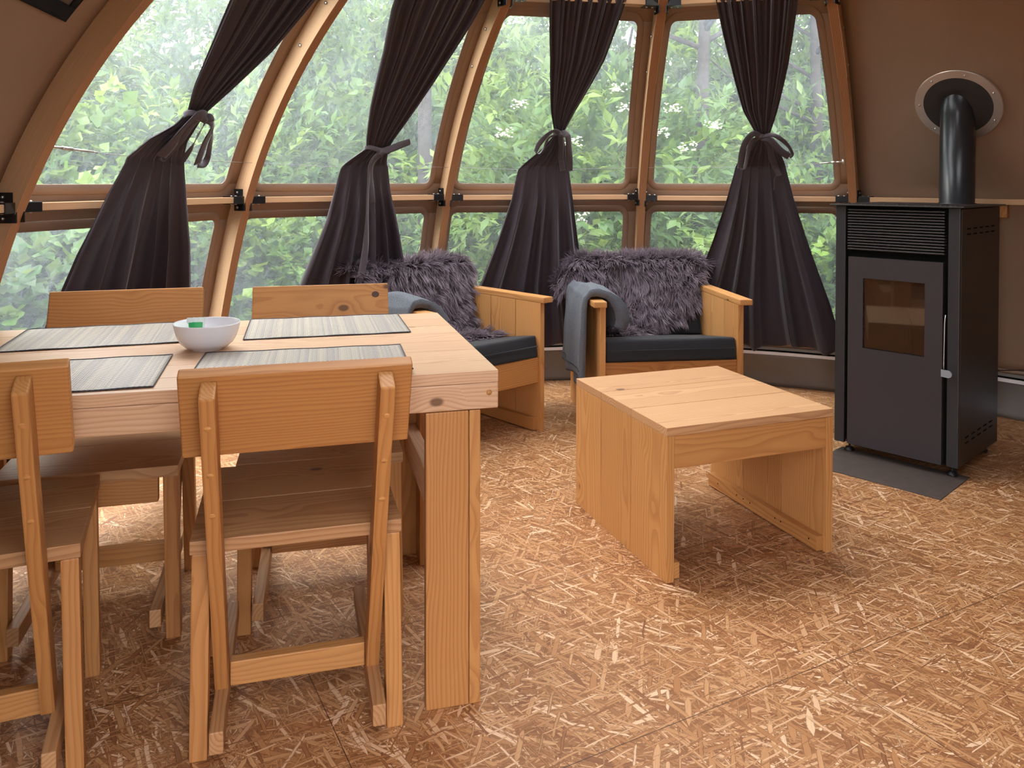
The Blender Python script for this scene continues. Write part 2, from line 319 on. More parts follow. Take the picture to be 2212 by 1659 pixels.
# ------------------------------------------------------------------ mesh helpers
class MB:
    """collects shapes into one mesh; carries grain coordinates (gc), board tint (bv) and edge flag"""
    def __init__(s): s.v = []; s.f = []; s.g = []; s.b = []; s.e = []; s.x = {}; s.m = []; s.sm = []
    def add(s, vs, fs, gs=None, bv=.5, e=None, mi=0, sm=False, ex=None):
        o = len(s.v); s.v += [tuple(p) for p in vs]; s.f += [tuple(i + o for i in f) for f in fs]
        s.g += [tuple(p) for p in (gs if gs is not None else vs)]; s.b += [bv] * len(vs)
        s.e += list(e) if e is not None else [0.0] * len(vs)
        s.m += [mi] * len(fs); s.sm += [sm] * len(fs)
        for k, a in (ex or {}).items(): s.x.setdefault(k, [0.0] * o); s.x[k] += list(a)
        return s
    def box(s, lo, hi, M4=None, grain='x', bev=.003, mi=0, bv=None, seg=2):
        lo = V(lo); hi = V(hi); bm = bmesh.new(); bmesh.ops.create_cube(bm, size=1)
        d = hi - lo; c = (hi + lo) / 2
        for v in bm.verts: v.co = V((v.co.x * d.x, v.co.y * d.y, v.co.z * d.z)) + c
        b = min(bev, min(d) * .45)
        if b > 0: bmesh.ops.bevel(bm, geom=list(bm.edges), offset=b, segments=seg, profile=.6, affect='EDGES')
        bm.verts.ensure_lookup_table()
        off = V((random.uniform(0, 40), random.choice((-1, 1)) * random.uniform(.015, .09), random.choice((-1, 1)) * random.uniform(.02, .10)))
        perm = {'x': (0, 1, 2), 'y': (1, 0, 2), 'z': (2, 0, 1)}[grain]
        vs = [v.co.copy() for v in bm.verts]; gs = []
        for p in vs:
            q = p - c; gs.append((q[perm[0]] + off.x, q[perm[1]] + off.y, q[perm[2]] + off.z))
        fs = [[v.index for v in f.verts] for f in bm.faces]
        bm.free()
        if M4 is not None: vs = [M4 @ p for p in vs]
        s.add(vs, fs, gs, random.random() if bv is None else bv, mi=mi); return s
    def tube(s, pts, r, n=10, cap=True, mi=0, r2=None):
        pts = [V(p) for p in pts]; vs = []; fs = []; up = None
        for i, p in enumerate(pts):
            t = (pts[min(i + 1, len(pts) - 1)] - pts[max(i - 1, 0)]).normalized()
            if up is None: up = t.orthogonal().normalized()
            up = (up - t * up.dot(t)).normalized(); w = t.cross(up)
            rr = r[i] if isinstance(r, (list, tuple)) else r
            for k in range(n): a = 2 * pi * k / n; vs.append(p + (up * cos(a) + w * sin(a)) * rr)
        for i in range(len(pts) - 1):
            for k in range(n): a = i * n + k; b = i * n + (k + 1) % n; fs.append((a, b, b + n, a + n))
        if cap: fs.append(tuple(range(n))[::-1]); fs.append(tuple(range((len(pts) - 1) * n, len(pts) * n)))
        s.add(vs, fs, sm=True, mi=mi); return s
    def lathe(s, prof, n=48, M4=None, mi=0, sx=1, sy=1):
        vs = []; fs = []
        for (r, z) in prof:
            for k in range(n): a = 2 * pi * k / n; vs.append(V((r * cos(a) * sx, r * sin(a) * sy, z)))
        for i in range(len(prof) - 1):
            for k in range(n): a = i * n + k; b = i * n + (k + 1) % n; fs.append((a, b, b + n, a + n))
        if M4 is not None: vs = [M4 @ p for p in vs]
        s.add(vs, fs, sm=True, mi=mi); return s
    def grid(s, fn, nu, nv, mi=0, close=False, gfn=None, sm=True, ex=None):
        vs = [fn(i / nu, j / nv) for j in range(nv + 1) for i in range(nu + 1)]
        gs = [gfn(i / nu, j / nv) for j in range(nv + 1) for i in range(nu + 1)] if gfn else None
        fs = [(j * (nu + 1) + i, j * (nu + 1) + i + 1, (j + 1) * (nu + 1) + i + 1, (j + 1) * (nu + 1) + i) for j in range(nv) for i in range(nu)]
        s.add(vs, fs, gs, mi=mi, sm=sm, ex=ex); return s
    def build(s, name, mats, parent=None, M4=None, auto=False, thick=0, off=0):
        me = bpy.data.meshes.new(name); vs = [V(p) for p in s.v]
        if M4 is not None: vs = [M4 @ p for p in vs]
        me.from_pydata(vs, [], s.f); me.validate(clean_customdata=False)
        for m in (mats if isinstance(mats, (list, tuple)) else [mats]): me.materials.append(m)
        n = len(me.vertices)
        if n == len(s.v):
            a = me.attributes.new('gc', 'FLOAT_VECTOR', 'POINT'); a.data.foreach_set('vector', [x for p in s.g for x in p])
            a = me.attributes.new('bv', 'FLOAT', 'POINT'); a.data.foreach_set('value', s.b)
            a = me.attributes.new('edge', 'FLOAT', 'POINT'); a.data.foreach_set('value', s.e)
            for k, arr in s.x.items():
                a = me.attributes.new(k, 'FLOAT', 'POINT'); a.data.foreach_set('value', arr + [0.0] * (n - len(arr)))
        if len(me.polygons) == len(s.f):
            me.polygons.foreach_set('material_index', s.m); me.polygons.foreach_set('use_smooth', s.sm)
        me.update()
        o = bpy.data.objects.new(name, me); COL.objects.link(o)
        if parent is not None: o.parent = parent
        if thick:
            md = o.modifiers.new('thickness', 'SOLIDIFY'); md.thickness = thick; md.offset = off
        return o

def tag(o, label=None, cat=None, group=None, kind=None):
    for k, x in (('label', label), ('category', cat), ('group', group), ('kind', kind)):
        if x: o[k] = x
    return o
def empty(name, loc, rz=0, label=None, cat=None, group=None):
    o = bpy.data.objects.new(name, None); COL.objects.link(o); o.location = loc; o.rotation_euler = (0, 0, rz)
    o.empty_display_size = .1
    return tag(o, label, cat, group)
def part(name, m, parent, **kw): return m.build(name, kw.pop('mat', PINE), parent, **kw)
def kids(o): return [c for c in bpy.data.objects if c.parent == o]
def dup(o, parent=None):
    c = o.copy(); COL.objects.link(c)
    if parent is not None: c.parent = parent
    for k in kids(o): dup(k, c)
    return c

# ------------------------------------------------------------------ dome geometry
CX, CY, A0, DA = 0.645, 2.2715, rad(173.715), rad(-28.548)
def R(z): q = z - 1.2; return 2.143 - .4866 * q - .3069 * q * q - .1401 * q ** 3
def prof(zi, off):
    q = zi - 1.2; d = -.4866 - .6138 * q - .4203 * q * q; h = hypot(1, d)
    return R(zi) + off / h, zi - d / h * off
AZ = {k: A0 + k * DA for k in range(-1, 7)}                 # ribs seen: 0..4 ; -1, 5, 6 just outside the frame
AZ[7] = rad(-29.2); AZ[8] = rad(-60.4); AZ[9] = rad(-91.8); AZ[10] = rad(-119.8); AZ[11] = rad(-138.8)
AZ[12] = AZ[-1] - 2 * pi
RING = [-1, 0, 1, 2, 3, 4, 5, 6, 7, 8, 9, 10, 11, 12]
def polar(az, r, z): return V((CX + r * cos(az), CY + r * sin(az), z))
def pan(k, s, zi, off=.089, sag=0.0):
    """point on the cloth panel between rib k and the next; s across, zi up the rib's inner edge"""
    r, z = prof(zi, off)
    a = AZ[k]; b = AZ[k + 1]
    if sag: r -= sag * sin(pi * min(max(s, 0), 1)) * min(1.0, max(0.0, (zi - 1.13) / .30)) ** .5
    if zi < .9: r += .080 * sin(pi * min(max(s, 0), 1)) * min(1.0, (.9 - zi) / .68)
    p = polar(a, r, z); q = polar(b, r, z); return p * (1 - s) + q * s
ZT = 2.62
TH = .0395
def rib_obj(k):
    t = empty('arched_rib', polar(AZ[k], R(0.0), 0), AZ[k])
    m = MB(); n = 64; vs = []; gs = []; es = []
    L = 0; last = None; rings = []
    for i in range(n + 1):
        zi = -.0 + (ZT + .02) * i / n
        r0, z0 = R(zi), zi; r1, z1 = prof(zi, .0885)
        if last: L += hypot(r0 - last[0], z0 - last[1])
        last = (r0, z0); rings.append((r0, z0, r1, z1, L))
    fr = R(0)
    def P(r, z, y): return (r - fr, y, max(z, 0.0))
    # four faces with separate vertices so the laminated edge stays crisp
    for (ra, sa, rb, sb, ed) in ((0, 1, 0, -1, 1), (1, -1, 1, 1, 1), (0, -1, 1, -1, 0), (1, 1, 0, 1, 0)):
        vs = []; gs = []; fs = []
        for (r0, z0, r1, z1, L) in rings:
            for (w, sy) in ((ra, sa), (rb, sb)):
                r, z = (r0, z0) if w == 0 else (r1, z1)
                vs.append(P(r, z, sy * TH / 2)); gs.append((L + k * 3.3, sy * TH / 2, .089 * w))
        for i in range(n): a = i * 2; fs.append((a, a + 1, a + 3, a + 2))
        m.add(vs, fs, gs, e=[float(ed)] * len(vs), sm=False)
    m.build('beam', PLY, t)
    # splice plate boundary: a second lamination lapped over the lower piece above z 1.65
    for sy in (-1, 1):
        p = MB(); vs = []; gs = []; fs = []; q = [r for r in rings if 1.66 < r[1] < 2.5]
        for (r0, z0, r1, z1, L) in q:
            for (r, z, w) in ((r0, z0, 0), (r1, z1, 1)):
                vs.append(P(r, z, sy * (TH / 2 + .0015))); gs.append((L + k * 7.7, sy * .02, .089 * w))
        for i in range(len(q) - 1):
            a = i * 2; fs.append((a, a + 1, a + 3, a + 2) if sy < 0 else (a, a + 2, a + 3, a + 1))
        p.add(vs, fs, gs); o = p.build('splice_plate', PLY, t, thick=.0016, off=-1)
        for zb in (1.72, 1.87, 2.03):
            rr, zz = prof(zb, .045); b = MB()
            Mb = M.Translation((rr - fr, sy * (TH / 2 + .0035), zz)) @ M.Rotation(-sy * pi / 2, 4, 'X')
            b.lathe([(0.0001, .006), (.004, .0052), (.0075, .003), (.0082, 0), (.0001, 0)], 14, Mb); b.build('bolt_head', ALU, t)
    return t
for k in range(-1, 7):
    t = rib_obj(k)
    lab = {-1: 'curved plywood rib behind the leftmost one, mostly beyond the left edge', 0: 'wide curved plywood rib at the far left of the tent, closest to the table',
           1: 'curved plywood rib rising behind the two far dining chairs', 2: 'curved plywood rib rising behind the sheepskin of the left armchair',
           3: 'curved plywood rib rising behind the right armchair between two curtained windows', 4: 'curved plywood rib beside the stove at the end of the windows',
           5: 'curved plywood rib right of the stove, beyond the view', 6: 'curved plywood rib far right, beyond the view'}[k]
    tag(t, lab, 'beam', 'curved plywood ribs of the tent')
for k in (7, 8, 9, 10, 11):
    tag(rib_obj(k), 'curved plywood rib behind the viewer, ' + {7: 'first after the right wall', 8: 'second after the right wall', 9: 'right-hand jamb of the doorway', 10: 'left-hand jamb of the doorway', 11: 'between the doorway and the left wall'}[k], 'beam', 'curved plywood ribs of the tent')

# cloth panels with window openings -------------------------------------------------
def warp_s(k, s, zi):
    return s
def panel_mesh(k, wins, zlo, zhi, sag=0.0, off=.089):
    """wins: list of (z0,z1,dl,dr): clear distances from the ribs"""
    m = MB(); cuts = sorted(set([zlo, zhi] + [w[0] for w in wins] + [w[1] for w in wins]))
    def width(zi): return (pan(k, 0, zi, off) - pan(k, 1, zi, off)).length
    for a, b in zip(cuts, cuts[1:]):
        w = next((w for w in wins if w[0] <= a + 1e-6 and w[1] >= b - 1e-6), None)
        nv = max(2, int((b - a) / .06))
        if not w:
            m.grid(lambda u, v: pan(k, u, a + (b - a) * v, off, sag), 12, nv)
        else:
            m.grid(lambda u, v: pan(k, u * w[2] / width(a + (b - a) * v), a + (b - a) * v, off, sag), 2, nv)
            m.grid(lambda u, v: pan(k, 1 - (1 - u) * w[3] / width(a + (b - a) * v), a + (b - a) * v, off, sag), 2, nv)
    for w in wins:                                                # rounded corners
        rr = .028
        for cs in (0, 1):
            for cz in (0, 1):
                z = w[1] if cz else w[0]; W = width(z)
                def Q(dx, dz):
                    zz = z + (-dz if cz else dz); W2 = width(zz)
                    s = (w[2] + dx) / W2 if cs == 0 else 1 - (w[3] + dx) / W2
                    return pan(k, s, zz, off, sag)
                n = 6; vs = [Q(0, 0)] + [Q(rr - rr * cos(pi / 2 * i / n), rr - rr * sin(pi / 2 * i / n)) for i in range(n + 1)]
                m.add(vs, [(0, i, i + 1) for i in range(1, n + 1)], sm=True)
    return m
def hem(k, w, off=.089):
    """a sewn welt around the opening"""
    m = MB()
    def width(zi): return (pan(k, 0, zi, off) - pan(k, 1, zi, off)).length
    def ring(e, o):
        rr = .028 + e; pts = []
        x0, x1, z0, z1 = w[2] - e, None, w[0] - e, w[1] + e
        for (cs, cz) in ((0, 0), (1, 0), (1, 1), (0, 1)):
            for i in range(7):
                t = pi / 2 * i / 6
                if (cs, cz) in ((0, 0), (1, 1)): dx, dz = rr - rr * cos(t), rr - rr * sin(t)
                else: dx, dz = rr - rr * sin(t), rr - rr * cos(t)
                z = (w[1] + e - dz) if cz else (w[0] - e + dz); W2 = width(z)
                s = (w[2] - e + dx) / W2 if cs == 0 else 1 - (w[3] - e + dx) / W2
                pts.append((s, z))
            # straight run to the next corner
            if (cs, cz) == (0, 0): last = pts[-1]; nx = 1 - (w[3] - e + rr) / width(w[0] - e); pts += [(last[0] + (nx - last[0]) * j / 8, last[1]) for j in range(1, 8)]
            if (cs, cz) == (1, 0):
                for j in range(1, 14):
                    z = w[0] - e + rr + (w[1] + 2 * e - w[0] - 2 * rr) * j / 14; pts.append((1 - (w[3] - e) / width(z), z))
            if (cs, cz) == (1, 1): last = pts[-1]; nx = (w[2] - e + rr) / width(w[1] + e); pts += [(last[0] + (nx - last[0]) * j / 8, last[1]) for j in range(1, 8)]
            if (cs, cz) == (0, 1):
                for j in range(1, 14):
                    z = w[1] + e - rr - (w[1] + 2 * e - w[0] - 2 * rr) * j / 14; pts.append(((w[2] - e) / width(z), z))
        return [pan(k, s, z, off - o) for s, z in pts]
    A = ring(.0, .0015); B = ring(.030, .0035); C_ = ring(.034, .0005); n = len(A); vs = A + B + C_
    fs = []
    for q in range(2):
        for i in range(n): j = (i + 1) % n; fs.append((q * n + i, q * n + j, (q + 1) * n + j, (q + 1) * n + i))
    m.add(vs, fs, sm=True)
    return m
UP = (1.150, 1.905); LO = (.285, .998)
wn = 0
for k, nm in zip((0, 1, 2, 3), ('wall_far_left', 'wall_back_left', 'wall_back', 'wall_back_right')):
    wins = [(LO[0], LO[1], .070, .097), (UP[0], UP[1], .070, .097)]
    roof = (2.12, 2.47, .06, .06)  # roof opening out of view, added to bring more daylight onto the floor
    wl = panel_mesh(k, wins + [roof], .222, ZT)
    for ww in wins:
        h = hem(k, ww); wl.add(h.v, h.f, sm=True)
    o = tag(wl.build(nm, CANVAS, thick=.0016), kind='structure')
    for ww in wins + [roof]:
        wn += 1; g = MB()
        def width(zi): return (pan(k, 0, zi) - pan(k, 1, zi)).length
        def F(u, v, ww=ww):
            z = ww[0] - .004 + (ww[1] - ww[0] + .008) * v; W = width(z); a = (ww[2] - .004) / W; b = 1 - (ww[3] - .004) / W
            return pan(k, a + (b - a) * u, z, .0925)
        g.grid(F, 10, 14); tag(g.build('window_%d' % wn, PVC), kind='structure')  # the roof panes among these are unseen additions for daylight
ADDED_ROOFLIGHT = (5, 11)  # solid panels given an added, unseen roof pane for more daylight
solid = [(-1, 'wall_left'), (4, 'wall_right'), (5, 'wall_front_right'), (6, 'wall_right_side'), (7, 'wall_near_right'), (8, 'wall_entrance_right'), (10, 'wall_entrance_left'), (11, 'wall_near_left')]
for k, nm in solid:
    tag(panel_mesh(k, [(2.12, 2.47, .06, .06)] if k in ADDED_ROOFLIGHT else [], .222, ZT, sag=.09 if k == 4 else .0).build(nm, CANVAS, thick=.0016), kind='structure')
    if k in ADDED_ROOFLIGHT:
        wn += 1; g = MB(); ww = (2.12, 2.47, .06, .06)
        def width(zi): return (pan(k, 0, zi) - pan(k, 1, zi)).length
        def F(u, v, ww=ww):
            z = ww[0] - .004 + (ww[1] - ww[0] + .008) * v; W = width(z); a = (ww[2] - .004) / W; b = 1 - (ww[3] - .004) / W
            return pan(k, a + (b - a) * u, z, .0925)
        g.grid(F, 10, 8); tag(g.build('window_%d' % wn, PVC), kind='structure')  # added roof pane, out of view, lets daylight in
# entrance, unseen: side cloth added to narrow the doorway and cut light from behind
tag(panel_mesh(9, [(.222, 1.86, .15, .15)], .222, ZT).build('wall_entrance', CANVAS, thick=.0016), kind='structure')
# crown hub
m = MB(); hr, hz = prof(ZT, .089)
m.lathe([(.0001, hz + .08), (hr * .5, hz + .06), (hr + .02, hz - .02), (hr + .02, hz - .05), (hr - .03, hz - .05), (.0001, hz - .03)], 40, M.Translation((CX, CY, 0)))
tag(m.build('ceiling', CANVAS), kind='structure')

# floor, skirting --------------------------------------------------------------------
FR = 2.63
m = MB(); vs = [V((CX, CY, 0))] + [V((CX + FR * cos(2 * pi * i / 96), CY + FR * sin(2 * pi * i / 96), 0)) for i in range(96)]
vs = [(p.x, p.y, 0) for p in vs] + [(p.x, p.y, -.05) for p in vs[1:]]
m.add(vs, [(0, i + 1, (i + 1) % 96 + 1) for i in range(96)] + [((i + 1) % 96 + 1, i + 1, 97 + i, 97 + (i + 1) % 96) for i in range(96)])
tag(m.build('floor', OSB), kind='structure')
def arcband(name, rad0, rad1, z0, z1, material, a0, a1, n=120, wr=0.0, thick=0.0):
    m = MB()
    def F(u, v):
        a = a0 + (a1 - a0) * u; r = rad0 + (rad1 - rad0) * v; z = z0 + (z1 - z0) * v
        if wr: r += wr * sin(pi * v) * (NZ.noise(V((a * 9, v * 1.6, 3))) + .6 * NZ.noise(V((a * 22, v * 4, 8))))
        return (CX + r * cos(a), CY + r * sin(a), z)
    m.grid(F, n, 8 if wr else 1); return m
A1, A2 = rad(-92), rad(240.2)
m = arcband('', 2.600, 2.585, 0.0, .196, None, A1, A2, 260, wr=.014)
tag(m.build('baseboard_skirt', GREYPVC, thick=.004), kind='structure')
def railring(name, r0, r1, z0, z1, material):
    m = MB()
    pr = [(r0, z0), (r1, z0), (r1, z1), (r0, z1), (r0, z0)]
    n = 200
    def F(u, v):
        a = A1 + (A2 - A1) * u; q = min(int(v * 4 + 1e-6), 3); t = v * 4 - q
        r = pr[q][0] * (1 - t) + pr[q + 1][0] * t; z = pr[q][1] * (1 - t) + pr[q + 1][1] * t
        return (CX + r * cos(a), CY + r * sin(a), z)
    m.grid(F, n, 4, sm=False); return tag(m.build(name, material), kind='structure')
railring('trim_1', 2.530, 2.60, .197, .214, ALUW)
railring('trim_2', 2.545, 2.60, .214, .226, VOID)
railring('trim_3', 2.528, 2.58, .226, .241, GREYPVC)
m = arcband('', 2.535, 2.528, .24, .262, None, A1, A2, 200); tag(m.build('trim_4', CANVAS, thick=.003), kind='structure')

# horizontal rails with steel brackets ------------------------------------------------
def rail(k, z0, hgt, rin, rout, label, group, down=0.0):
    a, b = AZ[k], AZ[k + 1]
    rm = (rin + rout) / 2
    P0, P1 = polar(a, rm, z0), polar(b, rm, z0); d = (P1 - P0); L = d.length
    t = empty('rail', P0, atan2(d.y, d.x), label, 'rail', group)
    w = abs(rout - rin); g = .075
    m = MB().box((g, -w / 2, 0), (L - g, w / 2, hgt), bev=.002)
    m.e = [.30 if (abs(p[1]) > w / 2 - .003) else 0.0 for p in m.v]; m.g = [(p[0], p[2] * 1.0, p[1]) for p in m.v]
    m.build('bar', PLY, t)
    for x0, sg in ((TH / 2 + .004, 1), (L - TH / 2 - .004, -1)):
        q = MB(); xs = sorted((x0, x0 + sg * .068))
        q.box((xs[0], -w / 2 - .004, -.004), (xs[1], w / 2 + .004, hgt + .004), bev=.002)
        xs = sorted((x0 - sg * .002, x0 + sg * .004))
        q.box((xs[0], -.024, -.035), (xs[1], .024, hgt + .035), bev=.0018)
        q.box((xs[0], -.034, -.035), (xs[1], .006, .0), bev=.0018)
        br = q.build('bracket', BRKT, t)
        c = MB()
        for dx in (.022, .05):
            for zz, s2 in ((hgt + .004, 1), (-.004, -1)):
                Mb = M.Translation((x0 + sg * dx, 0, zz)) @ (M() if s2 > 0 else M.Rotation(pi, 4, 'X'))
                c.lathe([(.0001, .004), (.0035, .0035), (.006, .001), (.0062, 0), (.0001, 0)], 12, Mb)
        for zz in (-.02, hgt + .02):
            Mb = M.Translation((x0 + sg * .004, .006, zz)) @ M.Rotation(sg * pi / 2, 4, 'Y'); c.lathe([(.0001, .005), (.004, .004), (.006, 0), (.0001, 0)], 12, Mb)
        c.build('screw_heads', ALU, br)
    return t
zr = {-1: 1.102, 0: 1.103, 1: 1.102, 2: 1.099, 3: 1.094, 4: 1.094, 5: 1.097}
names = {-1: 'short stretch of horizontal timber rail left of the widest rib', 0: 'horizontal timber rail behind the leftmost curtain', 1: 'horizontal timber rail behind the curtain with the long hanging tie end',
         2: 'horizontal timber rail behind the curtain between the armchairs', 3: 'horizontal timber rail behind the curtain beside the stove', 4: 'horizontal timber rail crossing behind the stove pipe', 5: 'horizontal timber rail on the wall right of the stove'}
for k in range(-1, 6):
    rr = R(zr[k]); rail(k, zr[k], .0255, rr + .012, rr + .066, names[k], 'horizontal rails at mid height')
for k in range(-1, 6):
    rail(k, 2.012, .036, 1.475, 1.535, {-1: 'upper timber rail above the left canvas wall', 0: 'upper timber rail that carries the leftmost curtain', 1: 'upper timber rail that carries the curtain with the long tie end',
        2: 'upper timber rail that carries the curtain between the armchairs', 3: 'upper timber rail that carries the curtain beside the stove', 4: 'upper timber rail above the stove pipe wall', 5: 'upper timber rail beyond the right edge of the view'}[k], 'upper rails under the roof')
# small wooden post stub under the rail right of the stove
p = pan(4, .83, 1.03, .04); m = MB().box((-.02, -.017, -.03), (.02, .017, .03), grain='z')
o = m.build('batten_end', PINE); o.location = (2.262, 3.716, 1.064); o.rotation_euler = (0, 0, -.78); tag(o, 'short wooden batten end under the rail right of the stove', 'batten')

# ------------------------------------------------------------------ curtain wire
WP = [(0, .02, 1.293), (0, .316, 1.273), (0, .577, 1.264), (0, .985, 1.263), (1, .386, 1.25), (1, .63, 1.251), (1, .985, 1.257), (2, .332, 1.247), (2, .62, 1.25), (2, .975, 1.26), (3, .458, 1.261), (3, .70, 1.267), (3, .965, 1.286)]
wp = [pan(k, s, z, .03) for k, s, z in WP]
t = empty('curtain_wire', wp[0], 0, 'thin steel wire strung between the ribs across all four curtains', 'wire')
m = MB().tube([p - wp[0] for p in wp], .001, 6); m.build('cable', WIRE, t)
for (a, b, L0) in ((0, 1, .20), (len(wp) - 1, len(wp) - 2, .115)):
    d = (wp[b] - wp[a]).normalized(); s = wp[a] - wp[0]; m = MB()
    m.tube([s - d * .0, s + d * L0 * .35], .0042, 12); m.tube([s + d * L0 * .3, s + d * L0 * .5], .006, 12); m.tube([s + d * L0 * .45, s + d * L0 * .92], .0036, 12); m.tube([s + d * L0 * .9, s + d * L0], .0024, 10)
    m.tube([s - d * .004, s + d * .006], .014, 16); m.build('wire_tensioner', ALU, t)

# ------------------------------------------------------------------ curtains
def rc(z):
    if z >= 1.28: t = (z - 1.28) / .75; return 2.12 * (1 - t) + 1.475 * t
    t = (1.28 - z) / 1.03; return 2.12 * (1 - t) + 2.31 * t
def cur(k, s, z, off=0):
    r = rc(z) + off; p = polar(AZ[k], r, z); q = polar(AZ[k + 1], r, z); return p * (1 - s) + q * s
def lerp(a, b, t): return a + (b - a) * t
CUR = {
0: [(2.03, .20, .80, .05), (1.85, .262, .735, .05), (1.68, .335, .668, .042), (1.53, .39, .575, .032), (1.445, .437, .522, .022), (1.40, .418, .52, .024), (1.345, .345, .520, .016), (1.282, .305, .560, .006), (1.262, .300, .568, .010), (1.16, .252, .592, .035), (.95, .170, .635, .06), (.72, .098, .672, .08), (.45, .045, .715, .09), (.27, .03, .735, .085)],
1: [(2.03, .225, .845, .05), (1.90, .255, .80, .05), (1.75, .320, .735, .045), (1.53, .389, .648, .034), (1.39, .445, .592, .024), (1.352, .465, .584, .022), (1.30, .41, .60, .014), (1.262, .375, .618, .006), (1.25, .371, .620, .010), (1.15, .352, .640, .03), (1.02, .325, .68, .05), (.76, .238, .75, .07), (.5, .17, .80, .085), (.27, .13, .83, .08)],
2: [(2.03, .25, .755, .05), (1.78, .352, .680, .045), (1.55, .428, .565, .035), (1.46, .470, .530, .022), (1.435, .478, .524, .020), (1.36, .422, .560, .018), (1.30, .362, .578, .010), (1.258, .325, .592, .006), (1.245, .323, .594, .010), (1.10, .300, .620, .03), (.88, .241, .656, .055), (.63, .165, .702, .07), (.40, .118, .755, .08), (.28, .10, .79, .08)],
3: [(2.03, .325, .820, .05), (1.74, .431, .735, .045), (1.55, .495, .672, .036), (1.44, .560, .630, .022), (1.42, .566, .622, .020), (1.36, .505, .672, .018), (1.30, .470, .695, .010), (1.268, .457, .702, .006), (1.255, .455, .705, .010), (1.11, .420, .737, .03), (.88, .354, .800, .055), (.57, .252, .893, .075), (.40, .225, .935, .08), (.305, .21, .96, .08)]}
CLAB = {0: 'dark curtain bunched at the leftmost window, its bow hanging on the right', 1: 'dark curtain at the second window, one very long tie end hanging down',
        2: 'dark curtain hanging between the two armchairs', 3: 'dark curtain hanging just left of the stove'}
def cur_pt(k, u, v, ph):
    C_ = CUR[k]; z = lerp(C_[0][0], C_[-1][0], v)
    for a, b in zip(C_, C_[1:]):
        if a[0] >= z >= b[0]:
            t = (a[0] - z) / (a[0] - b[0]); sl, sr, am = (lerp(a[i], b[i], t) for i in (1, 2, 3)); break
    else: sl, sr, am = C_[-1][1:]
    W = (cur(k, 0, z) - cur(k, 1, z)).length
    wid = (sr - sl) * W
    # folds: a few broad pleats below the wire, finer ones above
    low = 1 / (1 + math.exp((z - 1.27) * 60))
    nf = 5.2
    th = u * nf * 2 * pi + ph + 1.0 * sin(u * 7 + ph) + .7 * sin(u * 15 + 2 * ph)
    f1 = sin(th); f1 = (abs(f1) ** .75) * (1 if f1 > 0 else -1)
    fine = sin(u * 13 * 2 * pi + 2 * ph + .8 * sin(u * 23))
    f = lerp(.55 * f1 + .5 * fine, f1 + .10 * fine * min(1, max(0, (z - .6) / .6)), low)
    if z < 1.262: am2 = am * 1.15 * min(1, .12 + (1.262 - z) / .35)
    else: am2 = min(am, wid * .13)
    s = sl + (sr - sl) * (u + .022 * cos(th) * (1 if .02 < u < .98 else 0))
    z2 = z
    if z < .50:                                     # wavy hem
        q = (.50 - z) / .26; z2 = z + .030 * q * q * sin(th * .5 + 1) + .012 * q * q * sin(th * 1.5)
    return cur(k, s, z2, -.018 - am2 * .42 * f * (1 if 0 < u < 1 else .3))
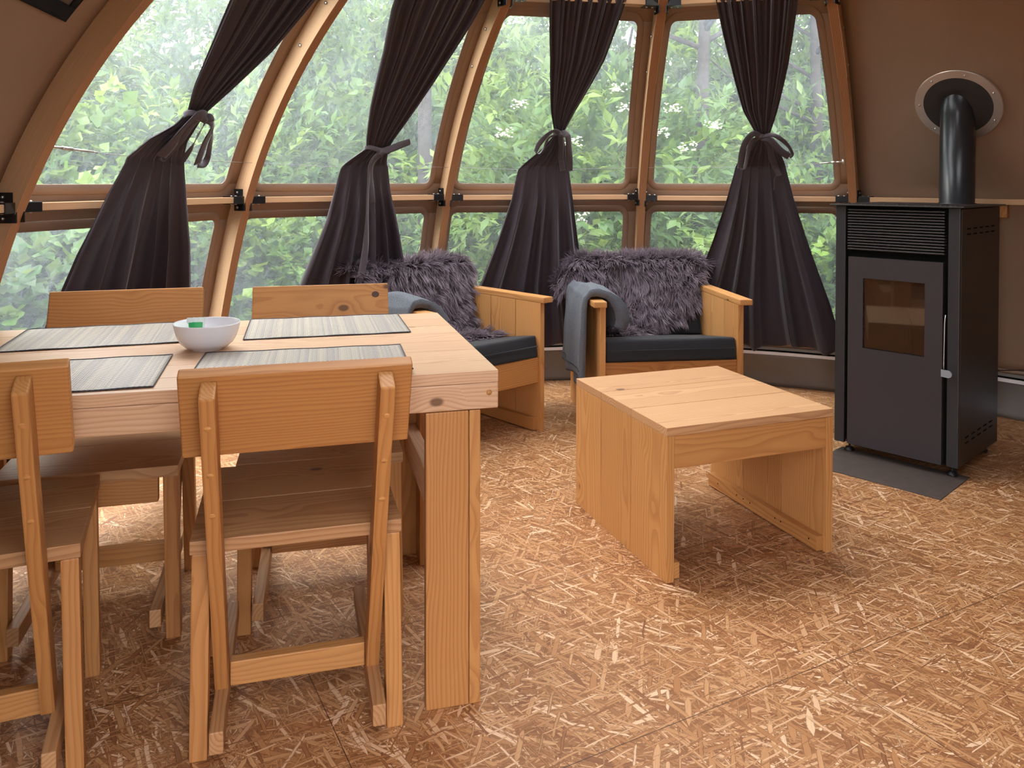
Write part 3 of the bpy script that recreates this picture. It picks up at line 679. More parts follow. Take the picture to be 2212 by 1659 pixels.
for k in range(4):
    base = cur(k, .5, 1.3); t = empty('curtain', (base.x, base.y, 0), 0, CLAB[k], 'curtain', 'dark curtains at the windows')
    m = MB(); zs = [c[0] for c in CUR[k]]; ph = (1.3, .2, 2.6, 4.0)[k]
    m.grid(lambda u, v: cur_pt(k, u, v, ph) - V((base.x, base.y, 0)), 200, 150)
    # rows follow z evenly; add the sharp crease at the wire
    m.build('drape', CURT, t, thick=.0025)
    CURTAIN = t
    def rib_strip(path, wd, tw=0.0, nm='tie_ribbon', k=k, t=t, base=base):
        """a flat ribbon along points (s, z, outward offset)"""
        P = [cur(k, s, z, -o) - V((base.x, base.y, 0)) for s, z, o in path]
        q = []
        for i in range(len(P) - 1):
            p0 = P[max(i - 1, 0)]; p1 = P[i]; p2 = P[i + 1]; p3 = P[min(i + 2, len(P) - 1)]
            for j in range(8):
                x = j / 8; q.append(.5 * ((2 * p1) + (p2 - p0) * x + (2 * p0 - 5 * p1 + 4 * p2 - p3) * x * x + (3 * p1 - p0 - 3 * p2 + p3) * x ** 3))
        q.append(P[-1]); n = len(q)
        outv = (V((CX, CY, 0)) - V((base.x, base.y, 0))).normalized()
        wd *= 1.25; m = MB()
        def F(u, v):
            i = min(int(v * (n - 1) + 1e-6), n - 1); tg = (q[min(i + 1, n - 1)] - q[max(i - 1, 0)]).normalized()
            side = tg.cross(outv)
            if side.length < .2: side = V((1, 0, 0))
            side.normalize(); a = tw * sin(v * pi * 1.5); side = side * cos(a) + outv * sin(a)
            return q[i] + side * (u - .5) * wd + outv * (.002 * sin(u * pi))
        m.grid(F, 4, n - 1); return m.build(nm, TIE, t, thick=.0018)
    def knot(s, z, o, r=.016, k=k, t=t, base=base):
        c = cur(k, s, z, -o) - V((base.x, base.y, 0)); m = MB()
        pr = [(.0001, r * .9)] + [(r * sin(a), r * .9 * cos(a) + .15 * r * sin(3 * a)) for a in [pi * j / 9 for j in range(1, 9)]] + [(.0001, -r * .9)]
        m.lathe(pr, 16, M.Translation(c)); m.build('tie_knot', TIE, t)
    def band(z, s0, s1, zt, k=k, t=t, base=base, wd=.022):
        """the tie going round the gathered cloth"""
        m = MB(); c0 = cur(k, s0, z) - V((base.x, base.y, 0)); c1 = cur(k, s1, z + zt) - V((base.x, base.y, 0)); c = (c0 + c1) / 2; ax = (c1 - c0) / 2
        outv = (V((CX, CY, 0)) - V((base.x, base.y, 0))).normalized()
        def F(u, v):
            a = 2 * pi * u; return c + ax * cos(a) * 1.06 + outv * (.033 * sin(a) + .02) + V((0, 0, (v - .5) * wd + .004 * sin(3 * a)))
        m.grid(F, 40, 3); m.build('tie_band', TIE, t, thick=.002)
    if k == 0:
        band(1.437, .432, .528, .0); knot(.515, 1.425, .062, .020); knot(.488, 1.42, .066, .015)
        rib_strip([(.50, 1.43, .06), (.455, 1.432, .065), (.435, 1.39, .06), (.43, 1.33, .05), (.42, 1.285, .045)], .032, .3)
        rib_strip([(.42, 1.285, .045), (.44, 1.28, .046), (.452, 1.33, .055), (.455, 1.40, .065), (.49, 1.425, .06)], .020, 1.0)
        rib_strip([(.51, 1.42, .06), (.505, 1.37, .07), (.515, 1.32, .068), (.51, 1.262, .06)], .016, 1.0)
        rib_strip([(.515, 1.425, .055), (.55, 1.40, .07), (.566, 1.34, .07), (.588, 1.262, .065)], .027, .2)
        rib_strip([(.588, 1.262, .065), (.625, 1.262, .06), (.635, 1.29, .06), (.605, 1.34, .06), (.585, 1.375, .06), (.545, 1.415, .06)], .021, .6)
    if k == 1:
        band(1.352, .462, .590, -.012); knot(.532, 1.333, .062, .015)
        rib_strip([(.532, 1.335, .06), (.57, 1.35, .075), (.615, 1.37, .075), (.66, 1.385, .07)], .026, .3)
        rib_strip([(.53, 1.33, .062), (.505, 1.29, .068), (.508, 1.22, .06), (.515, 1.14, .07), (.525, 1.095, .07)], .022, .5)
        rib_strip([(.53, 1.33, .062), (.497, 1.28, .07), (.49, 1.18, .075), (.492, 1.05, .085), (.495, .95, .09), (.49, .86, .10), (.475, .74, .11), (.462, .69, .11)], .026, .7)
    if k == 2:
        band(1.447, .470, .533, .0); knot(.498, 1.437, .058, .013)
        rib_strip([(.495, 1.44, .06), (.46, 1.452, .07), (.425, 1.435, .08), (.39, 1.39, .08), (.382, 1.35, .075)], .020, .9)
        rib_strip([(.382, 1.35, .075), (.405, 1.34, .07), (.425, 1.37, .065), (.44, 1.42, .06), (.49, 1.437, .058)], .010, 1.2)
        rib_strip([(.50, 1.437, .058), (.515, 1.39, .06), (.53, 1.32, .058), (.552, 1.255, .05)], .024, .3)
        rib_strip([(.505, 1.44, .06), (.54, 1.43, .065), (.56, 1.37, .06), (.578, 1.31, .055), (.585, 1.252, .05)], .030, .4)
    if k == 3:
        band(1.428, .560, .630, .0); knot(.588, 1.422, .060, .013)
        rib_strip([(.585, 1.422, .06), (.55, 1.438, .07), (.51, 1.40, .075), (.49, 1.34, .07), (.482, 1.268, .055)], .024, .3)
        rib_strip([(.482, 1.268, .055), (.505, 1.275, .055), (.52, 1.34, .06), (.54, 1.40, .06), (.58, 1.42, .058)], .019, .8)
        rib_strip([(.59, 1.42, .06), (.63, 1.41, .075), (.68, 1.355, .08), (.722, 1.325, .075)], .028, .3)
        rib_strip([(.722, 1.325, .075), (.738, 1.34, .075), (.71, 1.39, .07), (.65, 1.43, .065), (.595, 1.425, .06)], .018, .9)
        rib_strip([(.592, 1.42, .06), (.622, 1.39, .07), (.638, 1.32, .065), (.655, 1.27, .055), (.672, 1.225, .05)], .024, .3)
        m = MB(); P = [cur(k, s, z, -o) - V((base.x, base.y, 0)) for s, z, o in ((.655, 1.228, .05), (.647, 1.205, .052), (.648, 1.18, .055), (.646, 1.155, .055))]
        m.tube(P, .0016, 6); m.build('loose_thread', TIE, t)

# ------------------------------------------------------------------ dining table
def planks_x(m, x0, x1, ys, z0, z1, gap=.0012, bev=.002, M4=None):
    for a, b in zip(ys, ys[1:]): m.box((x0, a + gap / 2, z0), (x1, b - gap / 2, z1), M4, 'x', bev)
    m.box((x0 + .012, ys[0] + .01, z0 + .004), (x1 - .012, ys[-1] - .01, z1 - .008), M4, 'x', 0)
t = empty('dining_table', (-.0306, 1.8481, 0), .2604, 'big pale pine dining table with four woven placemats on it', 'table')
TL, TD, TZ = 1.42, .837, .7656
m = MB(); planks_x(m, -TL, 0, [0, .112, .24, .362, .478, .60, .722, TD], TZ - .027, TZ, gap=.0024, bev=.0015); m.build('tabletop', PINE_TOP, t)
m = MB().box((-TL, 0, TZ - .087), (0, .030, TZ - .0275), bev=.004); m.build('front_board', PINE_TOP, t)
m = MB().box((-TL, TD - .030, TZ - .087), (0, TD, TZ - .0275), bev=.004); m.build('back_board', PINE_TOP, t)
for x in (0, -TL):
    a, b = (x - .030, x) if x == 0 else (x, x + .030)
    MB().box((a, .031, TZ - .087), (b, TD - .031, TZ - .0275), grain='y').build('end_board', PINE_TOP, t)
for sx in (0, 1):
    for sy in (0, 1):
        def X(a, b): return (a, b) if not sx else (-TL - b, -TL - a)
        q = MB(); y0, y1 = (0.0, .027) if not sy else (.775, .802)
        xa, xb = X(-.168, -.069); q.box((xa, y0 + (.0005), 0), (xb, y1, TZ - .0885), grain='z', bev=.003)
        xa, xb = X(-.068, -.042); q.box((xa, y0 + (.0005), 0), (xb, y1, TZ - .0885), grain='z', bev=.003)
        ya, yb = (.0275, .105) if not sy else (.690, .7745)
        xa, xb = X(-.080, -.053); q.box((xa, ya, 0), (xb, yb, TZ - .0885), grain='z', bev=.003)
        q.build('leg', PINE, t)
    xa, xb = ((-.118, -.0805) if not sx else (-TL + .0805, -TL + .118))
    MB().box((xa, .0275, .335), (xb, .7745, .425), grain='y').build('cross_beam', PINE_TOP, t)
for x in (-.022,):
    m = MB(); m.lathe([(.0001, .0015), (.006, .0012), (.0065, 0), (.0001, 0)], 16, M.Translation((x, -.0005, TZ - .05)) @ M.Rotation(pi / 2, 4, 'X')); m.build('wood_plug', PINE, t)
TM = M.Translation((-.0306, 1.8481, 0)) @ M.Rotation(.2604, 4, 'Z')

# placemats ---------------------------------------------------------------------------
def placemat(cx, cy, rz, label, w=.455, d=.325, curl=0):
    p = TM @ V((cx, cy, TZ)); e = empty('placemat', p, .2604 + rz, label, 'placemat', 'woven placemats on the dining table')
    m = MB()
    def F(u, v):
        x = (u - .5) * w; y = (v - .5) * d
        z = .0022 + .0006 * sin(x * 40) * sin(y * 30) + .0004
        if curl: z += curl * max(0, u - .93) / .07 * max(0, .25 - v) * 4 * .01
        return (x, y, z)
    m.grid(F, 40, 30, gfn=lambda u, v: ((u - .5) * w, (v - .5) * d, 0)); m.build('woven_mat', WEAVE, e, thick=.0014, off=-1)
    m = MB(); c = [F(u, v) for u, v in [(i / 20, 0) for i in range(21)] + [(1, i / 14) for i in range(1, 15)] + [(1 - i / 20, 1) for i in range(1, 21)] + [(0, 1 - i / 14) for i in range(1, 15)]]
    m.tube([(a, b, z + .0003) for a, b, z in c], .0016, 6, cap=False); m.build('edge_piping', MATEDGE, e)
placemat(-.966, .666, .045, 'woven placemat at the far left, left of the white bowl')
placemat(-.360, .668, -.005, 'woven placemat at the far right, in front of the chair with the knot hole')
placemat(-.970, .186, .020, 'woven placemat at the near left, between the two near chair backs')
placemat(-.432, .180, -.035, 'woven placemat behind the near chair in the middle', w=.485, curl=1)

# bowl ------------------------------------------------------------------------------------
bp = V((-.786, 2.075, TZ)); e = empty('bowl', bp, 0, 'white porcelain bowl holding a green sachet between the placemats', 'bowl')
m = MB()
m.lathe([(.0001, .0008), (.036, .0008), (.038, .0), (.040, .001), (.041, .004), (.052, .008), (.064, .018), (.072, .032), (.0775, .048), (.0815, .0655), (.0825, .068), (.0815, .0700), (.0795, .0695), (.0755, .052), (.069, .034), (.060, .020), (.045, .0115), (.02, .009), (.0001, .009)], 72, sx=1.0, sy=1.0)
m.build('bowl_body', BOWL, e)
def sachet(off, rz, tilt, label, col):
    t = empty('sachet', bp + V(off), rz, label, 'sachet')
    Mx = M.Rotation(tilt, 4, 'X')
    m = MB(); n = 8
    def F(u, v, s=1): x = (u - .5) * .045; y = (v - .5) * .062; return Mx @ V((x, y, s * .004 * sin(pi * u) * sin(pi * v) + .001 * sin(u * 20) * (v)))
    m.grid(lambda u, v: F(u, v, 1), n, n); m.grid(lambda u, v: F(1 - u, v, -1), n, n); m.build('paper', WHITEP, t)
    m = MB(); m.grid(lambda u, v: F(.12 + .76 * u, .25 + .5 * v, 1) + Mx.to_3x3() @ V((0, 0, .0008)), 6, 6); m.build('printed_panel', col, t)
sachet((-.038, .022, .050), .3, .95, 'white sachet with green print leaning inside the white bowl', GREENP)
sachet((-.054, -.004, .044), 1.2, .9, 'plain glassy sachet tucked behind the green one in the bowl', WHITEP)

# ------------------------------------------------------------------ dining chairs
def make_chair(loc, rz, label, sw=1.0, ux=(.040, .394), zs=1.0, zlow=0.0, bext=0.0):
    t = empty('dining_chair', loc, rz, label, 'chair', 'pine chairs around the dining table')
    W = .434
    SZ = .46
    m = MB(); 
    for a, b in ((0.0, .208), (.2105, .44)): m.box((0, a, SZ - .028), (W, b, SZ), bev=.0018)
    m.box((.01, .19, SZ - .024), (W - .01, .23, SZ - .008), bev=0)
    m.build('seat', PINE_SEAT, t)
    # seat rails under
    MB().box((.050, .405, SZ - .095), (W - .050, .431, SZ - .029)).build('front_seat_rail', PINE, t)
    tdir = V((0, -.392, .920)); n = V((0, .920, .392))
    for i, x0 in enumerate((ux[0], ux[1] - .029)):
        # slanted back upright
        b0 = V((x0, .083, .093)); Lh = .776
        Mu = M(((1, n.x, tdir.x, b0.x), (0, n.y, tdir.y, b0.y), (0, n.z, tdir.z, b0.z), (0, 0, 0, 1)))
        m = MB().box((0, 0, 0), (.029, .055, Lh), Mu, 'z', .004)
        up = m.build('back_upright', PINE, t)
        for hh in (.71, .60, .50):
            pg = MB(); pg.lathe([(.0001, .0006), (.0062, .0005), (.0066, 0), (.0001, 0)], 14, Mu @ M.Translation((.0145, -.0002, hh)) @ M.Rotation(pi / 2, 4, 'X')); pg.build('dowel_plug', PINE_ARM, up)
    for xo, sg in ((0, 1), (W, -1)):
        # rear leg, slightly splayed, outside the side rail
        def leg(x, y, sp, name='leg'):
            m = MB().box((min(x, x + sg * .036), y, 0), (max(x, x + sg * .036), y + .042, SZ - .0285), None, 'z', .0035)
            vs = []
            for p in m.v: k = 1 - p[2] / SZ; vs.append((p[0] - sg * sp * k, p[1], p[2]))
            m.v = vs; m.build(name, PINE, t)
        leg(xo + sg * .004, 0.002, .008); leg(xo + sg * .004, .385, .006)
        xr = xo + sg * .041
        m = MB().box((min(xr, xr + sg * .028), -.062, .052), (max(xr, xr + sg * .028), .46, .0975), grain='y', bev=.003); m.build('side_rail', PINE_SEAT, t)
    MB().box((.070, .112, .082), (W - .070, .140, .136), bev=.003).build('cross_rail', PINE, t)
    # backrest board in front of the uprights
    b0 = V((0, .083, .093)) + n * .0555 + tdir * .598
    Mb = M(((1, n.x, tdir.x, b0.x), (0, n.y, tdir.y, b0.y), (0, n.z, tdir.z, b0.z), (0, 0, 0, 1)))
    MB().box((-.001 - bext, 0, 0), (W + bext, .029, .189), Mb, 'x', .005, seg=3).build('backrest', PINE, t)
    if sw != 1.0 or zs != 1.0: t.scale = (sw, sw, zs)
    return t
make_chair((-.6594, 1.639, 0), .2695, 'nearest pine chair, back to the viewer, in the middle of the picture')
make_chair((-1.2371, 1.452, 0), .3872, 'pine chair cut by the left edge, back to the viewer', sw=.93, ux=(.06, .373), zs=1.03)
c3 = make_chair((-.9871, 2.511, 0), 3.4169, 'pine chair across the table behind the left placemat', sw=1.0, bext=.010)
c4 = make_chair((-.397, 2.6189, 0), 3.3724, 'pine chair across the table with a dark knot hole in its backrest', bext=.004)
# knot hole on the far chair's backrest
tdir = V((0, -.392, .920)); n = V((0, .920, .392)); b0 = V((0, .083, .093)) + n * (.0555 + .0292) + tdir * (.598 + .15)
Mk = M(((-1, 0, n.x, b0.x + .038), (0, tdir.y, n.y, b0.y), (0, tdir.z, n.z, b0.z), (0, 0, 0, 1)))
m = MB(); m.lathe([(.0001, .0004), (.0085, .0004), (.0105, .0009), (.012, .0)], 24, Mk, sx=1.05, sy=.9)
m.build('knot_hole', plain('knot_dark', (.07, .03, .015), .5), c4)

# ------------------------------------------------------------------ coffee table
t = empty('coffee_table', (.4613, 2.3844, 0), .3513, 'low pine coffee table with solid plank sides in front of the right armchair', 'table')
CW, CDp, CZ = .6163, .645, .4664
m = MB(); planks_x(m, 0, CW, [0, .222, .437, CDp], CZ - .026, CZ, gap=.0018, bev=.002); m.build('tabletop', PINE_TOP if 0 else wood('pine_table_top', (.66, .385, .20), (.40, .185, .078), knots=.5), t)
for x0 in (0.0, CW - .027):
    m = MB()
    for a, b in ((.001, .2195), (.2243, .4345), (.4393, CDp)): m.box((x0, a, 0), (x0 + .027, b, CZ - .0265), grain='z', bev=.002)
    m.box((x0 + .012, .01, .002), (x0 + .016, CDp - .01, CZ - .028), grain='z', bev=0)
    m.build('side_panel', PINE_ARM, t)
    xb = x0 + .0275 if x0 == 0 else x0 - .0255
    b = MB().box((xb, .012, .004), (xb + .025, CDp - .02, .052), grain='y', bev=.002).build('foot_batten', PINE_ARM, t)
    m = MB()
    for yy in (.05, .19, .22, .36, .40, .44, .56):
        sgn = 1 if x0 == 0 else -1
        m.lathe([(.0001, .0003), (.0028, .0003), (.003, 0), (.0001, 0)], 10, M.Translation((xb + (.0256 if sgn > 0 else -.0001), yy, .030)) @ M.Rotation(sgn * pi / 2, 4, 'Y'))
    m.build('screw_hole', VOID, b)
MB().box((.0275, .002, CZ - .125), (CW - .0275, .026, CZ - .0265), bev=.002).build('front_apron', PINE_ARM, t)
MB().box((.0275, CDp - .026, CZ - .125), (CW - .0275, CDp - .002, CZ - .0265), bev=.002).build('back_apron', PINE_ARM, t)

# ------------------------------------------------------------------ armchairs
def make_armchair(loc, rz, label):
    t = empty('armchair', loc, rz, label, 'armchair', 'pine armchairs by the windows')
    D = .76; Wt = .77; ZA = .645
    for sg, x0 in ((1, .040), (-1, Wt - .040)):
        m = MB(); ys = [.022, .20, .385, .57, .745]
        for a, b in zip(ys, ys[1:]):
            xs = sorted((x0, x0 + sg * .026)); m.box((xs[0], a, 0), (xs[1], b - .0036, ZA - .0285), grain='z', bev=.0012)
        xs = sorted((x0 + sg * .011, x0 + sg * .015)); m.box((xs[0], .03, .002), (xs[1], .735, ZA - .03), grain='z', bev=0)
        m.build('side_panel', PINE_ARM, t)
        xs = sorted((x0 - sg * .036, x0 + sg * .027)); MB().box((xs[0], 0, ZA - .028), (xs[1], D, ZA), grain='y', bev=.005).build('armrest', PINE_ARM, t)
        xs = sorted((x0 + sg * .0265, x0 + sg * .052)); MB().box((xs[0], .045, .006), (xs[1], D - .03, .062), grain='y', bev=.002).build('foot_batten', PINE, t)
    MB().box((.0665, .035, .235), (Wt - .0665, .061, .356)).build('front_rail', PINE, t)
    MB().box((.0665, .034, -.026), (Wt - .0665, .60, -.003), M.Translation((0, .030, .358)) @ M.Rotation(-.165, 4, 'X')).build('seat_board', PINE, t)
    m = MB(); Mb = M.Translation((0, .655, .25)) @ M.Rotation(-.16, 4, 'X')
    for a, b in ((.0, .15), (.152, .30), (.302, .45)): m.box((.067, 0, a), (Wt - .067, .025, b), Mb, 'x', .003)
    m.build('back_panel', PINE, t)
    return t
AC2 = ((.3714, 3.6908, 0), .1177); AC1 = ((-.367, 3.354, 0), .7418)
make_armchair(*AC2, 'pine armchair facing the coffee table with a fleece over its back, in the centre')
make_armchair(*AC1, 'pine armchair behind the dining table, turned towards the stove')
def mtx(a): return M.Translation(a[0]) @ M.Rotation(a[1], 4, 'Z')
def cushion_mesh(lo, hi, bulge=.008, Mb=None, seam=None):
    lo = V(lo); hi = V(hi); bm = bmesh.new(); bmesh.ops.create_cube(bm, size=1); d = hi - lo; c = (lo + hi) / 2
    for v in bm.verts: v.co = V((v.co.x * d.x, v.co.y * d.y, v.co.z * d.z)) + c
    bmesh.ops.bevel(bm, geom=list(bm.edges), offset=.014, segments=3, profile=.7, affect='EDGES')
    bmesh.ops.subdivide_edges(bm, edges=[e for e in bm.edges if e.calc_length() > .06], cuts=7, use_grid_fill=True)
    for v in bm.verts:
        q = v.co - c; fx = 1 - (2 * q.x / d.x) ** 2; fy = 1 - (2 * q.y / d.y) ** 2; fz = 1 - (2 * q.z / d.z) ** 2
        if abs(abs(q.z) - d.z / 2) < .002: v.co.z += bulge * max(0, fx) * max(0, fy) * (1 if q.z > 0 else -.2)
        elif abs(abs(q.y) - d.y / 2) < .002: v.co.y += bulge * .5 * max(0, fx) * max(0, fz) * (1 if q.y > 0 else -1)
        v.co += V((0, 0, 0.0015 * NZ.noise(v.co * 9)))
    m = MB(); bm.verts.ensure_lookup_table(); m.add([v.co.copy() if Mb is None else Mb @ v.co for v in bm.verts], [[v.index for v in f.verts] for f in bm.faces], sm=True); bm.free(); return m
BK = M.Translation((0, .492, .392)) @ M.Rotation(-.30, 4, 'X')
ST = M.Translation((0, .030, .358)) @ M.Rotation(-.165, 4, 'X')
for A, la, lb in ((AC2, 'dark slate seat cushion of the centre armchair', 'dark slate back cushion leaning under the fleece of the centre armchair'),
                  (AC1, 'dark slate seat cushion of the armchair behind the dining table', 'dark slate back cushion under the fleece of the armchair behind the dining table')):
    e = empty('seat_cushion', A[0], A[1], la, 'cushion', 'slate seat cushions')
    cushion_mesh((.070, 0, 0), (.700, .56, .104), Mb=ST).build('cushion_cover', CUSH, e)
    m = MB().tube([(.076, .0285, .412), (.694, .0285, .412)], .0022, 6); m.build('seam_piping', CUSH, e)
    e = empty('back_cushion', A[0], A[1], lb, 'cushion', 'slate back cushions')
    cushion_mesh((.072, .0, .0), (.698, .10, .368), Mb=BK).build('cushion_cover', CUSH, e)

# sheepskins ---------------------------------------------------------------------------
def skin_path(v):
    """v 0 at the back hem, up and over the cushion, down its face, onto the seat: returns (y,z), normal(y,z)"""
    pts = [(.745, .50), (.755, .64), (.735, .730), (.680, .762), (.625, .760), (.583, .738), (.555, .65), (.528, .56), (.503, .47), (.485, .412), (.42, .402), (.32, .418), (.22, .434)]
    x = v * (len(pts) - 1); i = min(int(x), len(pts) - 2); f = x - i
    p0 = pts[max(i - 1, 0)]; p1 = pts[i]; p2 = pts[i + 1]; p3 = pts[min(i + 2, len(pts) - 1)]
    def cr(a, b, c, d): return .5 * ((2 * b) + (c - a) * f + (2 * a - 5 * b + 4 * c - d) * f * f + (3 * b - a - 3 * c + d) * f ** 3)
    y, z = cr(p0[0], p1[0], p2[0], p3[0]), cr(p0[1], p1[1], p2[1], p3[1])
    dy, dz = p2[0] - p1[0], p2[1] - p1[1]; h = hypot(dy, dz); return y, z, dz / h, -dy / h
def make_skin(A, label, outline, seed, n_h):
    rnd = random.Random(seed)
    t = empty('sheepskin', A[0], A[1], label, 'sheepskin', 'mauve grey sheepskins over the armchairs')
    def ext(v):
        for a, b in zip(outline, outline[1:]):
            if a[0] <= v <= b[0]: f = (v - a[0]) / (b[0] - a[0]); return lerp(a[1], b[1], f), lerp(a[2], b[2], f)
        return outline[-1][1:]
    def P(x, v, lift=0.0):
        y, z, ny, nz = skin_path(v)
        ny, nz = -ny, -nz
        if nz < 0 and v > .32: ny, nz = ny, nz
        if v < .15: ny, nz = abs(ny), abs(nz)
        elif v < .36: ny, nz = (ny if False else (.5 if v < .22 else -.1)), .95
        else: ny, nz = -abs(ny), abs(nz)
        h = hypot(ny, nz); ny /= h; nz /= h
        ex = max(0, .075 - x, x - .695)
        zz = z - ex * ex * 9 * (1 if z > .6 else 0)
        if z < .70 and ex > 0 and z > .5: zz = z
        b = .012 * NZ.noise(V((x * 6, v * 8, seed)))
        return V((x, y + ny * (lift + b), zz + nz * (lift + abs(b)))), V((0, ny, nz))
    m = MB()
    def F(u, v):
        vv = lerp(outline[0][0], outline[-1][0], v); l, r = ext(vv); return P(lerp(l, r, u), vv, .010)[0]
    m.grid(F, 36, 50); m.build('hide', HIDE, t, thick=.008)
    vs = []; fs = []; ht = []; hr = []
    v0, v1 = outline[0][0], outline[-1][0]; cnt = 0
    while cnt < n_h:
        v = rnd.uniform(v0, v1); l, r = ext(v); x = rnd.uniform(-.09, .80)
        jag = .018 * NZ.noise(V((v * 25, x * 3, seed + 5)))
        if x < l + jag or x > r + jag: continue
        cnt += 1
        p, nrm = P(x, v, .012)
        # flow: down the slope, fanning out sideways, with whorls
        y2, z2, a_, b_ = skin_path(min(v + .02, 1)); y1, z1, _, _ = skin_path(max(v - .02, 0)); dn = V((0, y2 - y1, z2 - z1)).normalized()
        if v < .25: dn = -dn * (1 if v < .18 else -.2)
        side = (x - .385) * 2.2
        sw = NZ.noise_vector(V((x * 5, v * 9, seed * 3.1))) * 1.1 + NZ.noise_vector(V((x * 16, v * 24, seed * 1.7))) * .75
        d = (dn * (.75 if v > .36 else .35) + V((side * .55, 0, 0)) + nrm * .85 + sw * .9 + V([rnd.uniform(-.35, .35) for _ in range(3)])).normalized()
        ck = (fl(x / .020 + .3 * sin(v * 60)), fl(v / .022)); rc_ = random.Random(ck[0] * 7919 + ck[1] * 104729 + seed)
        cv = V((rc_.uniform(-1, 1), rc_.uniform(-.6, .6), rc_.uniform(-1, .5))); cc = rc_.uniform(.75, 1.3)
        d = (d + cv * .55).normalized(); sw = sw + cv * .9
        edge = min(x - l, r - x)
        if edge < .05: d = (d + V((-.6 if x - l < r - x else .6, 0, -.1)) * (1 - edge / .05)).normalized()
        L = rnd.uniform(.045, .075) * cc; wd = rnd.uniform(.0022, .0046)
        bend = dn * .9 + V((0, 0, -.55)) + sw * .6
        q = d.cross(nrm)
        if q.length < .1: q = V((1, 0, 0))
        q.normalize(); rv = rnd.random(); o = len(vs); pp = p.copy(); dd = d.copy()
        NS = 4
        for j in range(NS + 1):
            f = j / NS; ww = wd * (1 - f) ** .8 * (.6 + .4 * (j > 0)) + .0002
            vs += [pp - q * ww, pp + dd.cross(q) * ww * .8, pp + q * ww]; ht += [f] * 3; hr += [rv] * 3
            pp = pp + dd * (L / NS); dd = (dd + bend * .22).normalized()
            zs_ = .472 - .168 * (pp.y - .03)
            if pp.z < zs_ and .03 < pp.y < .50: pp.z = zs_ + rnd.uniform(0, .004)
        for j in range(NS):
            b = o + j * 3; fs += [(b, b + 1, b + 4, b + 3), (b + 1, b + 2, b + 5, b + 4)]
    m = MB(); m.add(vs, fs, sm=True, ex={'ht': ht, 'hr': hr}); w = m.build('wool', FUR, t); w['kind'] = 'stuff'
    return t
make_skin(AC2, 'mauve grey sheepskin over the back of the centre armchair', [(.02, .0, .70), (.08, -.03, .74), (.20, -.045, .755), (.35, -.05, .755), (.42, -.05, .73), (.50, -.02, .705), (.583, .05, .69), (.64, .07, .60), (.70, .072, .50), (.76, .075, .42), (.85, .08, .36), (.90, .09, .28)], 3, 21000)
make_skin(AC1, 'mauve grey sheepskin over the armchair behind the dining table', [(.02, .04, .70), (.08, .03, .72), (.20, .02, .735), (.35, .02, .735), (.42, .04, .72), (.50, .07, .69), (.60, .10, .665), (.70, .20, .665), (.80, .34, .68), (.90, .44, .68), (.97, .50, .66)], 8, 21000)

# felt blankets over the left arms --------------------------------------------------------
def make_blanket(A, label, drop=.25, seed=1):
    t = empty('blanket', A[0], A[1], label, 'blanket', 'folded grey felt blankets')
    path = [(.175, .500), (.195, .545), (.185, .60), (.150, .650), (.100, .684), (.045, .700), (.005, .690), (-.022, .655), (-.034, .60), (-.040, .50), (-.044, .40), (-.046, .32), (-.048, drop)]
    path_in = [(.120, .512), (.128, .545), (.120, .59), (.100, .630), (.078, .655), (.040, .664), (.008, .658), (-.008, .640), (-.012, .60), (-.014, .50), (-.016, .40), (-.018, .32), (-.020, drop + .012)]
    def S(pl, u):
        x = u * (len(pl) - 1); i = min(int(x), len(pl) - 2); f = x - i; f = f * f * (3 - 2 * f) if False else f
        return lerp(pl[i][0], pl[i + 1][0], f), lerp(pl[i][1], pl[i + 1][1], f)
    def F(u, v, inner=False):
        x, z = S(path_in if inner else path, u)
        y = lerp(.075, .50, v) + (.10 * (v - .0) * max(0, u - .55) * 1.2)
        wv = .012 * sin(v * 9 + seed + u * 2) * max(0, u - .45) * 1.6 + .004 * NZ.noise(V((u * 9, v * 7, seed)))
        if not inner: x -= wv; 
        z += .010 * NZ.noise(V((u * 4, v * 3, seed + 9)))
        if u > .95: z += .010 * sin(v * 7)
        if u < .5: z += -.05 * v * (1 - u * 2) + .012 * sin(v * 5)
        return V((x, y, z))
    m = MB(); nu, nv = 60, 30
    o = [F(i / nu, j / nv) for j in range(nv + 1) for i in range(nu + 1)] + [F(i / nu, j / nv, True) for j in range(nv + 1) for i in range(nu + 1)]
    K = (nu + 1) * (nv + 1); fs = []
    for j in range(nv):
        for i in range(nu):
            a = j * (nu + 1) + i; fs += [(a, a + nu + 1, a + nu + 2, a + 1), (K + a, K + a + 1, K + a + nu + 2, K + a + nu + 1)]
    for i in range(nu):
        a = i; fs.append((a, a + 1, K + a + 1, K + a)); a = nv * (nu + 1) + i; fs.append((a + 1, a, K + a, K + a + 1))
    for j in range(nv):
        a = j * (nu + 1); fs.append((a + nu + 1, a, K + a, K + a + nu + 1)); a += nu; fs.append((a, a + nu + 1, K + a + nu + 1, K + a))
    m.add(o, fs, sm=True); m.build('folded_felt', WOOL, t)
    # inner flap hanging lower with a stitched hem
    m = MB()
    def G(u, v):
        y = lerp(.085, .27, u); x = -.030 - .004 * sin(u * 9); z = lerp(drop + .10, drop - .028 - .02 * sin(u * 2.5), v); return V((x, y, z))
    m.grid(G, 16, 12); m.build('under_flap', WOOL, t, thick=.008)
    m = MB()
    m.tube([F(.935, j / 20) + V((-.001, 0, 0)) for j in range(21)], .0022, 6); m.build('hem_stitch', CUSH, t)
make_blanket(AC2, 'grey felt blanket hanging over the left arm of the centre armchair', .262, 1)
make_blanket(AC1, 'grey felt blanket over the arm of the armchair behind the dining table', .30, 4)

